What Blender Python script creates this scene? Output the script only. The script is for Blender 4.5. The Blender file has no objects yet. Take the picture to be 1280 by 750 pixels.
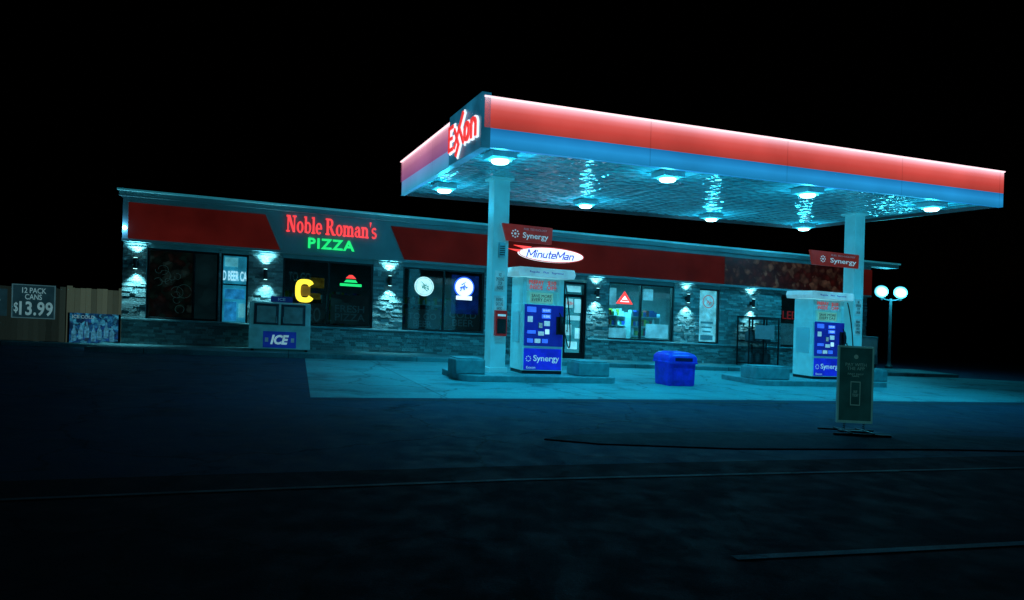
import bpy, bmesh, math, random
from mathutils import Vector, Matrix
random.seed(7)
sc = bpy.context.scene
FPX, TH, EYE = 854.0, 0.028, 1.65
SB, SCC = -0.028, -0.016          # site falls gently to the east and north

def gz(x, y): return SB*x + SCC*y
def ray(px, py):
    dx, dy = px-640, py-375
    c, s = math.cos(TH), math.sin(TH)
    return Vector(((dx*c+dy*s)/FPX, 1.0, -(-dx*s+dy*c)/FPX))
def gpt(px, py):
    r = ray(px, py)
    t = EYE/(-r.z + SB*r.x + SCC)
    return (t*r.x, t)

class Frame:
    def __init__(s, O, T, N, off=0.0, level=None, out=1):
        s.O, s.T, s.N, s.off, s.level, s.out = Vector(O), Vector(T).normalized(), Vector(N).normalized(), off, level, out
    def base(s, x, y): return s.level if s.level is not None else gz(x, y)+s.off
    def P(s, u, d, w):
        q = s.O + s.T*u + s.N*d
        return Vector((q.x, q.y, s.base(q.x, q.y)+w))
    def hit(s, px, py, d=0.0):
        r = ray(px, py); r2 = Vector((r.x, r.y))
        t = (d + s.O.dot(s.N))/r2.dot(s.N)
        q = r2*t
        return (q-s.O).dot(s.T), EYE+t*r.z - s.base(q.x, q.y)
    def R(s, d, x0, y0, x1, y1):
        xm, ym = (x0+x1)/2, (y0+y1)/2
        return s.hit(x0, ym, d)[0], s.hit(x1, ym, d)[0], s.hit(xm, y1, d)[1], s.hit(xm, y0, d)[1]

# ------------------------------------------------------------------ materials
MATS = {}
def mat(name, col, rough=0.6, metal=0.0, emit=None, es=0.0, var=0.18, scale=4.0, bump=0.0, bscale=60.0, spec=0.5):
    if name in MATS: return MATS[name]
    m = bpy.data.materials.new(name); m.use_nodes = True
    nt = m.node_tree; b = nt.nodes['Principled BSDF']
    tc = nt.nodes.new('ShaderNodeTexCoord')
    nz = nt.nodes.new('ShaderNodeTexNoise'); nz.inputs['Scale'].default_value = scale; nz.inputs['Detail'].default_value = 6
    nt.links.new(tc.outputs['Object'], nz.inputs['Vector'])
    mr = nt.nodes.new('ShaderNodeMapRange')
    mr.inputs['From Min'].default_value = .3; mr.inputs['From Max'].default_value = .7
    mr.inputs['To Min'].default_value = 1-var; mr.inputs['To Max'].default_value = 1+var
    nt.links.new(nz.outputs['Fac'], mr.inputs['Value'])
    mx = nt.nodes.new('ShaderNodeVectorMath'); mx.operation = 'SCALE'
    mx.inputs[0].default_value = col[:3]
    nt.links.new(mr.outputs['Result'], mx.inputs['Scale'])
    nt.links.new(mx.outputs[0], b.inputs['Base Color'])
    b.inputs['Roughness'].default_value = rough; b.inputs['Metallic'].default_value = metal
    b.inputs['Specular IOR Level'].default_value = spec
    if emit:
        b.inputs['Emission Color'].default_value = (*emit, 1)
        me = nt.nodes.new('ShaderNodeMath'); me.operation = 'MULTIPLY'; me.inputs[1].default_value = es
        nt.links.new(mr.outputs['Result'], me.inputs[0])
        nt.links.new(me.outputs[0], b.inputs['Emission Strength'])
    if bump > 0:
        n2 = nt.nodes.new('ShaderNodeTexNoise'); n2.inputs['Scale'].default_value = bscale; n2.inputs['Detail'].default_value = 8
        nt.links.new(tc.outputs['Object'], n2.inputs['Vector'])
        bp = nt.nodes.new('ShaderNodeBump'); bp.inputs['Strength'].default_value = bump; bp.inputs['Distance'].default_value = .02
        nt.links.new(n2.outputs['Fac'], bp.inputs['Height']); nt.links.new(bp.outputs[0], b.inputs['Normal'])
    MATS[name] = m
    return m

def glass_mat(name, tint, g):
    m = bpy.data.materials.new(name); m.use_nodes = True; nt = m.node_tree; nt.nodes.clear()
    o = nt.nodes.new('ShaderNodeOutputMaterial'); mx = nt.nodes.new('ShaderNodeMixShader'); mx.inputs[0].default_value = g
    t = nt.nodes.new('ShaderNodeBsdfTransparent'); t.inputs[0].default_value = (*tint, 1)
    gl = nt.nodes.new('ShaderNodeBsdfGlossy'); gl.inputs['Roughness'].default_value = .05; gl.inputs[0].default_value = (.8, .8, .8, 1)
    nt.links.new(t.outputs[0], mx.inputs[1]); nt.links.new(gl.outputs[0], mx.inputs[2]); nt.links.new(mx.outputs[0], o.inputs[0])
    return m

def grad_emit(name, w0, w1, stops, strength, base=(.3, .1, .1)):
    """lit acrylic face: emission varies with height (tube along one edge)"""
    m = bpy.data.materials.new(name); m.use_nodes = True; nt = m.node_tree; b = nt.nodes['Principled BSDF']
    uv = nt.nodes.new('ShaderNodeUVMap'); sp = nt.nodes.new('ShaderNodeSeparateXYZ'); nt.links.new(uv.outputs[0], sp.inputs[0])
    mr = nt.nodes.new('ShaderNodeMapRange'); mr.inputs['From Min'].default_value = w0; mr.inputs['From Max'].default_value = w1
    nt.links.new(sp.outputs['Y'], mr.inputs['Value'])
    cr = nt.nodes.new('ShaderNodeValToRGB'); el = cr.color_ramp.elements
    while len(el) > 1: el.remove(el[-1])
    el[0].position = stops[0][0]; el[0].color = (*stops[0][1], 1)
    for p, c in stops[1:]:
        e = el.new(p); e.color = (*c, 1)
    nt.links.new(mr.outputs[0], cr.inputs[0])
    tc = nt.nodes.new('ShaderNodeTexCoord'); nz = nt.nodes.new('ShaderNodeTexNoise'); nz.inputs['Scale'].default_value = .6; nz.inputs['Detail'].default_value = 5
    nt.links.new(tc.outputs['Object'], nz.inputs[0])
    m2 = nt.nodes.new('ShaderNodeMapRange'); m2.inputs['From Min'].default_value = .3; m2.inputs['From Max'].default_value = .7
    m2.inputs['To Min'].default_value = strength*.85; m2.inputs['To Max'].default_value = strength*1.12
    nt.links.new(nz.outputs['Fac'], m2.inputs['Value'])
    fr = nt.nodes.new('ShaderNodeMath'); fr.operation = 'PINGPONG'; fr.inputs[1].default_value = 1.83
    nt.links.new(sp.outputs['X'], fr.inputs[0])
    gt = nt.nodes.new('ShaderNodeMath'); gt.operation = 'GREATER_THAN'; gt.inputs[1].default_value = .010
    nt.links.new(fr.outputs[0], gt.inputs[0])
    jm = nt.nodes.new('ShaderNodeMapRange'); jm.inputs['To Min'].default_value = .7; jm.inputs['To Max'].default_value = 1
    nt.links.new(gt.outputs[0], jm.inputs['Value'])
    mm = nt.nodes.new('ShaderNodeMath'); mm.operation = 'MULTIPLY'
    nt.links.new(m2.outputs[0], mm.inputs[0]); nt.links.new(jm.outputs[0], mm.inputs[1])
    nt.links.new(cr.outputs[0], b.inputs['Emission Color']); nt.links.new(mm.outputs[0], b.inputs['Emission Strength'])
    b.inputs['Base Color'].default_value = (*base, 1); b.inputs['Roughness'].default_value = .4
    return m

# ------------------------------------------------------------------ mesh tools
def thing(name, label, category, loc, group=None):
    e = bpy.data.objects.new(name, None); e.empty_display_size = .2
    e.location = loc; sc.collection.objects.link(e)
    e["label"] = label; e["category"] = category
    if group: e["group"] = group
    return e

class MB:
    def __init__(s, F): s.F = F; s.v = []; s.f = []
    def box(s, u0, u1, d0, d1, w0, w1):
        i = len(s.v)
        for u, d, w in ((u0,d0,w0),(u1,d0,w0),(u1,d1,w0),(u0,d1,w0),(u0,d0,w1),(u1,d0,w1),(u1,d1,w1),(u0,d1,w1)): s.v.append((u,d,w))
        for q in ((0,3,2,1),(4,5,6,7),(0,1,5,4),(1,2,6,5),(2,3,7,6),(3,0,4,7)): s.f.append([i+k for k in q])
        return s
    def prism(s, pts, d0, d1):
        i = len(s.v); n = len(pts)
        for d in (d0, d1):
            for u, w in pts: s.v.append((u, d, w))
        s.f.append([i+k for k in range(n)][::-1]); s.f.append([i+n+k for k in range(n)])
        for k in range(n):
            k2 = (k+1) % n; s.f.append([i+k, i+k2, i+n+k2, i+n+k])
        return s
    def uprism(s, pts, u0, u1):      # profile in (d,w) swept along u
        i = len(s.v); n = len(pts)
        for u in (u0, u1):
            for d, w in pts: s.v.append((u, d, w))
        s.f.append([i+k for k in range(n)][::-1]); s.f.append([i+n+k for k in range(n)])
        for k in range(n):
            k2 = (k+1) % n; s.f.append([i+k, i+k2, i+n+k2, i+n+k])
        return s
    def rings(s, rings, cap=True):
        i = len(s.v); n = len(rings[0])
        for r in rings: s.v.extend([tuple(p) for p in r])
        for a in range(len(rings)-1):
            for k in range(n):
                k2 = (k+1) % n
                s.f.append([i+a*n+k, i+a*n+k2, i+(a+1)*n+k2, i+(a+1)*n+k])
        if cap:
            s.f.append([i+k for k in range(n)][::-1]); s.f.append([i+(len(rings)-1)*n+k for k in range(n)])
        return s
    def tube(s, pts, radii, n=10):
        if not hasattr(radii, '__len__'): radii = [radii]*len(pts)
        P = [Vector(p) for p in pts]; rr = []
        prev = None
        for i, p in enumerate(P):
            t = (P[min(i+1, len(P)-1)]-P[max(i-1, 0)]).normalized()
            a = Vector((0,0,1)) if abs(t.z) < .9 else Vector((1,0,0))
            if prev is not None: a = prev
            x = (a - t*a.dot(t)).normalized(); y = t.cross(x); prev = x
            rr.append([p + (x*math.cos(2*math.pi*k/n)+y*math.sin(2*math.pi*k/n))*radii[i] for k in range(n)])
        return s.rings(rr)
    def revolve(s, u, d, prof, n=20):
        return s.rings([[(u+r*math.cos(2*math.pi*k/n), d+r*math.sin(2*math.pi*k/n), w) for k in range(n)] for r, w in prof])
    def disc(s, u, w, r, d0, d1, n=28, ry=None):
        ry = ry or r
        return s.prism([(u+r*math.cos(2*math.pi*k/n), w+ry*math.sin(2*math.pi*k/n)) for k in range(n)], d0, d1)
    def ring(s, u, w, r, t, d0, d1, n=28, a0=0, a1=2*math.pi, ry=None, ty=None):
        ry = ry or r; ty = ty if ty is not None else t
        for k in range(n):
            a, b = a0+(a1-a0)*k/n, a0+(a1-a0)*(k+1)/n
            s.prism([(u+r*math.cos(a), w+ry*math.sin(a)), (u+r*math.cos(b), w+ry*math.sin(b)),
                     (u+(r-t)*math.cos(b), w+(ry-ty)*math.sin(b)), (u+(r-t)*math.cos(a), w+(ry-ty)*math.sin(a))], d0, d1)
        return s
    def build(s, name, th, m, bevel=0, smooth=False, label=None):
        me = bpy.data.meshes.new(name); loc = th.location if th else Vector((0,0,0))
        me.from_pydata([tuple(s.F.P(*p)-loc) for p in s.v], [], s.f)
        uvl = me.uv_layers.new(name='UVMap')
        for p in me.polygons:
            L = [Vector(s.v[me.loops[li].vertex_index]) for li in p.loop_indices]
            n = (L[1]-L[0]).cross(L[2]-L[0]); a = [abs(n.x), abs(n.y), abs(n.z)]; k = a.index(max(a))
            for li, q in zip(p.loop_indices, L):
                uvl.data[li].uv = (q.x, q.z) if k == 1 else ((q.y, q.z) if k == 0 else (q.x, q.y))
        bm = bmesh.new(); bm.from_mesh(me); bmesh.ops.recalc_face_normals(bm, faces=bm.faces); bm.to_mesh(me); bm.free()
        if smooth:
            for p in me.polygons: p.use_smooth = True
        me.materials.append(m)
        o = bpy.data.objects.new(name, me); sc.collection.objects.link(o)
        if th: o.parent = th
        if bevel:
            b = o.modifiers.new('edge', 'BEVEL'); b.width = bevel; b.segments = 2; b.limit_method = 'ANGLE'
        if smooth and not bevel:
            try:
                me.set_sharp_from_angle(angle=math.radians(40))
            except Exception: pass
        if label: o["label"] = label
        return o

def text(F, th, s, m, d, rect, ext=.01, bold=0.0, shear=0.0, name='lettering', space=1.0):
    u0, u1, w0, w1 = rect
    cu = bpy.data.curves.new('t', 'FONT'); cu.body = s; cu.offset = bold; cu.shear = shear; cu.resolution_u = 3
    cu.extrude = .5; cu.space_line = .85; cu.align_x = 'CENTER'; cu.space_character = space
    ob = bpy.data.objects.new('t', cu); sc.collection.objects.link(ob)
    bpy.context.view_layer.update()
    me = bpy.data.meshes.new_from_object(ob.evaluated_get(bpy.context.evaluated_depsgraph_get()))
    bpy.data.objects.remove(ob)
    xs = [v.co.x for v in me.vertices]; ys = [v.co.y for v in me.vertices]
    x0, x1, y0, y1 = min(xs), max(xs), min(ys), max(ys)
    loc = th.location
    for v in me.vertices:
        fx = (v.co.x-x0)/(x1-x0); fy = (v.co.y-y0)/(y1-y0)
        u = u0+(u1-u0)*fx; w = w0+(w1-w0)*fy
        dd = d + F.out*(.0015 + ext*(v.co.z+.5))
        v.co = F.P(u, dd, w)-loc
    me.materials.clear(); me.materials.append(m)
    o = bpy.data.objects.new(name, me); sc.collection.objects.link(o); o.parent = th
    return o

# heavy serif alphabet for the restaurant sign (stems, hairlines, slab serifs)
PI = math.pi
GL = {
 'N': (.93, [('r',.08,0,.19,1),('r',.66,0,.77,1),('p',[(.08,1),(.33,1),(.77,0),(.58,0)]),('r',-.02,0,.31,.08),('r',-.02,.92,.3,1),('r',.54,.92,.88,1)]),
 'o': (.64, [('o',.30,.33,.31,.35,.18,.08,0,2*PI)]),
 'b': (.70, [('r',.08,.02,.26,1),('r',0,.92,.25,1),('o',.36,.33,.30,.35,.17,.08,0,2*PI)]),
 'l': (.38, [('r',.09,0,.27,1),('r',0,.92,.26,1),('r',0,0,.36,.08)]),
 'e': (.60, [('o',.29,.33,.30,.35,.18,.08,0,PI*1.75),('r',.12,.29,.57,.37)]),
 'R': (.98, [('r',.1,0,.30,1),('r',0,0,.40,.08),('r',0,.92,.42,1),('r',.28,.46,.42,.54),('o',.40,.73,.30,.27,.18,.08,-PI/2,PI/2),('p',[(.36,.49),(.56,.49),(.86,0),(.64,0)]),('r',.62,0,.97,.08)]),
 'm': (1.10, [('r',.08,0,.25,.66),('r',0,.58,.2,.66),('r',.44,0,.61,.44),('r',.80,0,.97,.44),('o',.345,.42,.265,.25,.17,.10,0,PI),('o',.705,.42,.265,.25,.17,.10,0,PI),('r',0,0,.32,.08),('r',.37,0,.68,.08),('r',.73,0,1.05,.08)]),
 'n': (.76, [('r',.08,0,.25,.66),('r',0,.58,.2,.66),('r',.46,0,.63,.44),('o',.355,.42,.275,.25,.17,.10,0,PI),('r',0,0,.32,.08),('r',.39,0,.71,.08)]),
 'a': (.64, [('r',.36,.02,.53,.44),('o',.28,.43,.25,.24,.17,.09,0,PI*.93),('o',.27,.2,.25,.21,.15,.07,0,2*PI),('r',.48,0,.62,.08)]),
 "'": (.22, [('p',[(.04,1),(.2,1),(.10,.68)])]),
 's': (.52, [('o',.25,.49,.22,.19,.11,.08,PI*.15,PI*1.5),('o',.25,.19,.24,.20,.13,.08,-PI*.85,PI*.5)]),
 ' ': (.30, [])}
def serif(F, th, s, m, d, rect, ext=.07):
    u0, u1, w0, w1 = rect
    W_ = sum(GL[c][0] for c in s); sx = (u1-u0)/W_; sy = w1-w0; x = 0
    for c in s:
        adv, ops = GL[c]
        if ops:
            mb = MB(F); k = 0
            for o in ops:
                e = ext+k*.0012; k += 1
                X = lambda v: u0+(x+v)*sx
                Y = lambda v: w0+v*sy
                if o[0] == 'r': mb.box(X(o[1]), X(o[3]), d, d+F.out*e, Y(o[2]), Y(o[4]))
                elif o[0] == 'p': mb.prism([(X(a), Y(b)) for a, b in o[1]], d, d+F.out*e)
                else: mb.ring(X(o[1]), Y(o[2]), o[3]*sx, o[5]*sx, d, d+F.out*e, n=20, a0=o[7], a1=o[8], ry=o[4]*sy, ty=o[6]*sy)
            mb.build('sign_letter', th, m)
        x += adv

def plate(F, th, name, m, d, rect, t=.02, bevel=0, label=None):
    u0, u1, w0, w1 = rect
    return MB(F).box(u0, u1, d, d+F.out*t, w0, w1).build(name, th, m, bevel=bevel, label=label)

def inset(rect, fu0, fu1, fw0, fw1):
    u0, u1, w0, w1 = rect
    return (u0+(u1-u0)*fu0, u0+(u1-u0)*fu1, w0+(w1-w0)*fw0, w0+(w1-w0)*fw1)

def lamp(kind, name, loc, power, col, th=None, aim=None, **kw):
    l = bpy.data.lights.new(name, kind); l.energy = power; l.color = col
    for k, v in kw.items(): setattr(l, k, v)
    o = bpy.data.objects.new(name, l); sc.collection.objects.link(o)
    o.location = Vector(loc) - (th.location if th else Vector((0,0,0)))
    if th: o.parent = th
    if aim is not None: o.rotation_euler = Vector(aim).to_track_quat('-Z', 'Y').to_euler()
    return o

# common materials
CY = (.02, .62, 1.0)
white_metal = mat('painted_white_metal', (.60, .74, .76), .45, var=.08, scale=2)
grey_metal = mat('grey_metal', (.25, .31, .33), .4, .6)
dark_metal = mat('dark_bronze_metal', (.03, .03, .032), .4, .3)
black = mat('black_rubber', (.012, .012, .013), .5)
concrete_block = mat('cast_concrete', (.18, .34, .36), .85, var=.25, scale=5, bump=.5, bscale=30)
blue_lit = mat('blue_lit_panel', (.02, .03, .4), .35, emit=(.004, .012, .42), es=.85, var=.3, scale=3)
blue_dark = mat('navy_panel', (.02, .03, .25), .4, emit=(.005, .015, .30), es=.5)
white_lit = mat('white_lit', (.7, .7, .7), .5, emit=(.45, .9, 1), es=.9)
white_print = mat('white_print', (.8, .8, .8), .5, emit=(.4, .75, .85), es=.35)
white_faint = mat('white_faint_print', (.5, .5, .5), .6, emit=(.2, .6, .7), es=.06)
white_glow = mat('white_glow', (.8, .8, .8), .5, emit=(.75, .92, 1), es=1.3, var=.05)
red_glow = mat('red_neon', (.8, .05, .05), .5, emit=(1, .06, .05), es=1.2, var=.05)
green_glow = mat('green_neon', (.05, .6, .1), .5, emit=(.02, 1, .25), es=.85, var=.05)
yellow_glow = mat('yellow_neon', (.8, .7, .05), .5, emit=(1, .80, .05), es=1.4, var=.05)
blue_glow = mat('blue_neon', (.05, .1, .8), .5, emit=(.03, .15, 1), es=1.1, var=.05)
poster_white = mat('poster_paper', (.5, .62, .64), .6, emit=(.12, .55, .65), es=.22, var=.3)
poster_bright = mat('backlit_poster', (.6, .62, .62), .6, emit=(.22, .75, .85), es=.62, var=.35, scale=3)
red_print = mat('red_print', (.6, .03, .03), .5, emit=(.9, .05, .05), es=.4)
orange_print = mat('orange_red_sign', (.15, .02, .012), .45, emit=(.34, .022, .014), es=.30)
dark_ink = mat('dark_ink', (.02, .02, .03), .5)

# ------------------------------------------------------------------ world
w = bpy.data.worlds.new("World"); sc.world = w; w.use_nodes = True
nt = w.node_tree; bg = nt.nodes['Background']; sky = nt.nodes.new('ShaderNodeTexSky'); sky.sky_type = 'NISHITA'; sky.sun_disc = False
sky.sun_elevation = math.radians(-4); sky.sun_rotation = math.radians(40)
nt.links.new(sky.outputs[0], bg.inputs[0]); bg.inputs[1].default_value = .0006
lamp('SUN', 'moonlight', (0, 0, 40), .001, (.6, .8, 1), aim=(-.4, .5, -.7), angle=.01)

# ------------------------------------------------------------------ camera
cd = bpy.data.cameras.new('camera'); cam = bpy.data.objects.new('camera', cd); sc.collection.objects.link(cam)
cd.sensor_width = 36; cd.lens = 36*FPX/1280; cd.clip_end = 1500
cam.matrix_world = Matrix.Translation((0, 0, EYE)) @ Matrix.Rotation(math.pi/2, 4, 'X') @ Matrix.Rotation(TH, 4, 'Z')
sc.camera = cam
sc.view_settings.view_transform = 'Standard'; sc.view_settings.look = 'None'; sc.view_settings.exposure = 0

# ------------------------------------------------------------------ frames
B = Frame((-10.9, 19.1), (.9497, .3131), (.3131, -.9497), off=.14, out=1)
YT = Vector((math.cos(math.radians(22)), math.sin(math.radians(22)))); YN = Vector((-YT.y, YT.x))
C0 = (-.61, 12.8)
CL = Frame(C0, YT, YN, level=0.0, out=-1)
CG = Frame(C0, YT, YN, off=.15, out=-1)
CS = Frame(C0, -YN, -YT, level=0.0, out=1)

# ------------------------------------------------------------------ ground
def ground_material(name, c1, c2, rough, joints=None, cracks=True):
    m = bpy.data.materials.new(name); m.use_nodes = True; nt = m.node_tree; b = nt.nodes['Principled BSDF']; N = nt.nodes.new
    tc = N('ShaderNodeTexCoord')
    def noise(sc_, det=8, r=.55):
        n = N('ShaderNodeTexNoise'); n.inputs['Scale'].default_value = sc_; n.inputs['Detail'].default_value = det; n.inputs['Roughness'].default_value = r
        nt.links.new(tc.outputs['Object'], n.inputs['Vector']); return n
    n1 = noise(.35); n2 = noise(3.5); n3 = noise(55, 4)
    a = N('ShaderNodeMath'); a.operation = 'MULTIPLY_ADD'; a.inputs[1].default_value = .6; nt.links.new(n1.outputs[0], a.inputs[0])
    a2 = N('ShaderNodeMath'); a2.operation = 'MULTIPLY'; a2.inputs[1].default_value = .4; nt.links.new(n2.outputs[0], a2.inputs[0]); nt.links.new(a2.outputs[0], a.inputs[2])
    mr = N('ShaderNodeMapRange'); mr.inputs['From Min'].default_value = .36; mr.inputs['From Max'].default_value = .64; nt.links.new(a.outputs[0], mr.inputs['Value'])
    mx = N('ShaderNodeMix'); mx.data_type = 'RGBA'; mx.inputs['A'].default_value = (*c1, 1); mx.inputs['B'].default_value = (*c2, 1)
    nt.links.new(mr.outputs[0], mx.inputs['Factor']); col = mx.outputs['Result']
    def mul(col, fac):
        q = N('ShaderNodeMix'); q.data_type = 'RGBA'; q.blend_type = 'MULTIPLY'; q.inputs['Factor'].default_value = 1
        nt.links.new(col, q.inputs['A']); nt.links.new(fac, q.inputs['B']); return q.outputs['Result']
    g = N('ShaderNodeMapRange'); g.inputs['From Min'].default_value = .3; g.inputs['From Max'].default_value = .7; g.inputs['To Min'].default_value = .7; g.inputs['To Max'].default_value = 1.3
    nt.links.new(n3.outputs[0], g.inputs['Value']); col = mul(col, g.outputs[0])
    if cracks:
        v = N('ShaderNodeTexVoronoi'); v.feature = 'DISTANCE_TO_EDGE'; v.inputs['Scale'].default_value = .33
        ad = N('ShaderNodeVectorMath'); ad.operation = 'MULTIPLY_ADD'; ad.inputs[1].default_value = (.9, .9, .9)
        n4 = noise(1.4); nt.links.new(n4.outputs['Color'], ad.inputs[0]); nt.links.new(tc.outputs['Object'], ad.inputs[2]); nt.links.new(ad.outputs[0], v.inputs['Vector'])
        cr = N('ShaderNodeMapRange'); cr.inputs['From Max'].default_value = .012; cr.inputs['To Min'].default_value = .45; nt.links.new(v.outputs['Distance'], cr.inputs['Value'])
        col = mul(col, cr.outputs[0])
    if joints:
        mp = N('ShaderNodeMapping'); mp.inputs['Rotation'].default_value = (0, 0, -math.radians(joints)); nt.links.new(tc.outputs['Object'], mp.inputs[0])
        br = N('ShaderNodeTexBrick'); br.offset = 0; br.inputs['Scale'].default_value = 1; br.inputs['Brick Width'].default_value = 3.6; br.inputs['Row Height'].default_value = 3.2
        br.inputs['Mortar Size'].default_value = .012; br.inputs['Mortar Smooth'].default_value = .3
        br.inputs['Color1'].default_value = (1, 1, 1, 1); br.inputs['Color2'].default_value = (.8, .8, .8, 1); br.inputs['Mortar'].default_value = (.3, .3, .3, 1)
        nt.links.new(mp.outputs[0], br.inputs['Vector']); col = mul(col, br.outputs['Color'])
    st = noise(.9, 5, .6); sm = N('ShaderNodeMapRange'); sm.inputs['From Min'].default_value = .54; sm.inputs['From Max'].default_value = .7
    sm.inputs['To Min'].default_value = 1; sm.inputs['To Max'].default_value = .45; nt.links.new(st.outputs[0], sm.inputs['Value']); col = mul(col, sm.outputs[0])
    nt.links.new(col, b.inputs['Base Color'])
    rr = N('ShaderNodeMapRange'); rr.inputs['From Min'].default_value = .35; rr.inputs['From Max'].default_value = .65; rr.inputs['To Min'].default_value = rough-.15; rr.inputs['To Max'].default_value = rough+.12
    nt.links.new(n2.outputs[0], rr.inputs['Value']); nt.links.new(rr.outputs[0], b.inputs['Roughness'])
    b.inputs['Specular IOR Level'].default_value = .2
    b.inputs['Specular Tint'].default_value = (.3, .8, 1, 1)
    bp = N('ShaderNodeBump'); bp.inputs['Strength'].default_value = .5; bp.inputs['Distance'].default_value = .01
    n5 = noise(70, 5, .7); nt.links.new(n5.outputs[0], bp.inputs['Height']); nt.links.new(bp.outputs[0], b.inputs['Normal'])
    return m

def sheet(name, pts, h, m, kind='structure'):
    me = bpy.data.meshes.new(name)
    me.from_pydata([(x, y, gz(x, y)+h) for x, y in pts], [], [list(range(len(pts)))])
    bm = bmesh.new(); bm.from_mesh(me)
    for f in bm.faces:
        f.normal_update()
        if f.normal.z < 0: f.normal_flip()
    bm.to_mesh(me); bm.free()
    me.materials.append(m); o = bpy.data.objects.new(name, me); sc.collection.objects.link(o)
    if kind: o["kind"] = kind
    return o
def slab(name, pts, h0, h1, m, bevel=.02):
    me = bpy.data.meshes.new(name); n = len(pts)
    me.from_pydata([(x, y, gz(x, y)+h0) for x, y in pts]+[(x, y, gz(x, y)+h1) for x, y in pts], [],
                   [list(range(n)), list(range(n, 2*n))]+[[k, (k+1) % n, n+(k+1) % n, n+k] for k in range(n)])
    bm = bmesh.new(); bm.from_mesh(me); bmesh.ops.recalc_face_normals(bm, faces=bm.faces); bm.to_mesh(me); bm.free()
    me.materials.append(m); o = bpy.data.objects.new(name, me); sc.collection.objects.link(o)
    b = o.modifiers.new('edge', 'BEVEL'); b.width = bevel; b.segments = 2; b.limit_method = 'ANGLE'
    o["kind"] = 'structure'
    return o

asphalt = ground_material('asphalt', (.008, .032, .056), (.018, .072, .125), .8)
road_asphalt = ground_material('road_asphalt', (.006, .010, .014), (.012, .022, .030), .9)
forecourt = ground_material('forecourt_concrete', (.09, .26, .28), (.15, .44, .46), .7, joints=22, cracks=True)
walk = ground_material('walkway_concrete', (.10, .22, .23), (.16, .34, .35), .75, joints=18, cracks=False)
verge = ground_material('verge_concrete', (.010, .036, .048), (.02, .066, .085), .9, cracks=False)
paint = ground_material('road_paint', (.03, .06, .06), (.14, .28, .28), .7, cracks=True)
paint2 = ground_material('lane_paint', (.04, .11, .13), (.15, .38, .42), .7, cracks=True)

sheet('ground', [(-400, -60), (400, -60), (400, 700), (-400, 700)], 0, asphalt)
br_ = B.P(29.5, 1.6, 0)
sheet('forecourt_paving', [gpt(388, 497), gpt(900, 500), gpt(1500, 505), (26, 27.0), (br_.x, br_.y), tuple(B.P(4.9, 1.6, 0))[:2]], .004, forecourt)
r0 = [gpt(-150, 607), gpt(250, 594), gpt(640, 583), gpt(1000, 575), gpt(1500, 566)]
sheet('street', [(-60, r0[0][1]-2.5)]+r0+[(60, r0[-1][1]+4), (60, -40), (-60, -40)], .004, road_asphalt)
sheet('pavement_seam', [gpt(388, 499.5), gpt(1500, 507), gpt(1500, 508.2), gpt(388, 500.3)], .008, mat('tar_seam', (.02, .02, .02), .8))

def line(name, pix, wid, h=.012, m=paint):
    P = [Vector(gpt(*p)) for p in pix]; L, Rr = [], []
    for i, p in enumerate(P):
        t = (P[min(i+1, len(P)-1)]-P[max(i-1, 0)]).normalized(); n = Vector((-t.y, t.x))
        L.append(tuple(p+n*wid/2)); Rr.append(tuple(p-n*wid/2))
    return sheet(name, L+Rr[::-1], h, m)
line('road_edge_marking', [(-40, 628), (250, 616), (640, 601), (1000, 592), (1400, 583)], .06)
line('road_lane_marking', [(918, 699), (1100, 690), (1290, 680)], .08, m=paint2)
vp = [gpt(*p) for p in ((1600, 556), (1280, 548), (1120, 543), (900, 541), (770, 543), (700, 546), (680, 550), (750, 556), (920, 562), (1180, 563), (1600, 571))]
slab('kerb', vp, -.2, .018, verge, bevel=.008)
wk = [tuple(B.P(u, d, 0))[:2] for u, d in ((-.5, 1.6), (29.5, 1.6), (29.5, -.5), (-.5, -.5))]
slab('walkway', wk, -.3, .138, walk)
lk = [tuple(B.P(u, d, 0))[:2] for u, d in ((-14, .3), (-.6, .3), (-.6, -.0), (-14, -.0))]
slab('kerb', lk, -.2, .11, walk)

# ------------------------------------------------------------------ SHOP BUILDING
H = 4.28
UR = B.hit(1116, 330, 0)[0]
U1 = B.hit(1082, 400, 0)[0]
shop = thing('shop_building', 'single-storey stone-clad convenience shop with red fascia and lit windows', 'building', B.P(0, 0, -.14))

def uof(px, py): return B.hit(px, py, 0)[0]
WB, WT = .72, 2.72
wins = {'a': (183, 273, 357), 'b': (274.5, 310, 360), 'c': (353, 466, 367), 'd': (503, 605, 373), 'e': (760, 842, 387), 'f': (873, 899, 393), 'g': (975, 1003, 398)}
W = {k: (uof(a, y), uof(b, y), WB, WT) for k, (a, b, y) in wins.items()}
W['b'] = (W['a'][1]+.06, W['b'][1], .66, WT)
door = (uof(702, 400), uof(732, 400), .0, WT-.1)
allops = sorted(list(W.values())+[door])
bw = MB(B)
solid_hi = []; x = 0.0
for o in allops:
    if o[0]-x > .02: solid_hi.append((x, o[0]))
    x = o[1]
solid_hi.append((x, U1))
for a, b in solid_hi: bw.box(a, b, -.25, 0, WB, WT)
bw.box(0, door[0], -.25, 0, 0, WB-.002).box(door[1], U1, -.25, 0, 0, WB-.002)
bw.box(0, U1, -.25, 0, WT+.001, H-.05)
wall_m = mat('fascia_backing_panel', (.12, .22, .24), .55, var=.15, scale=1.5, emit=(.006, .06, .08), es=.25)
bw.build('wall', shop, wall_m)
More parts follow.
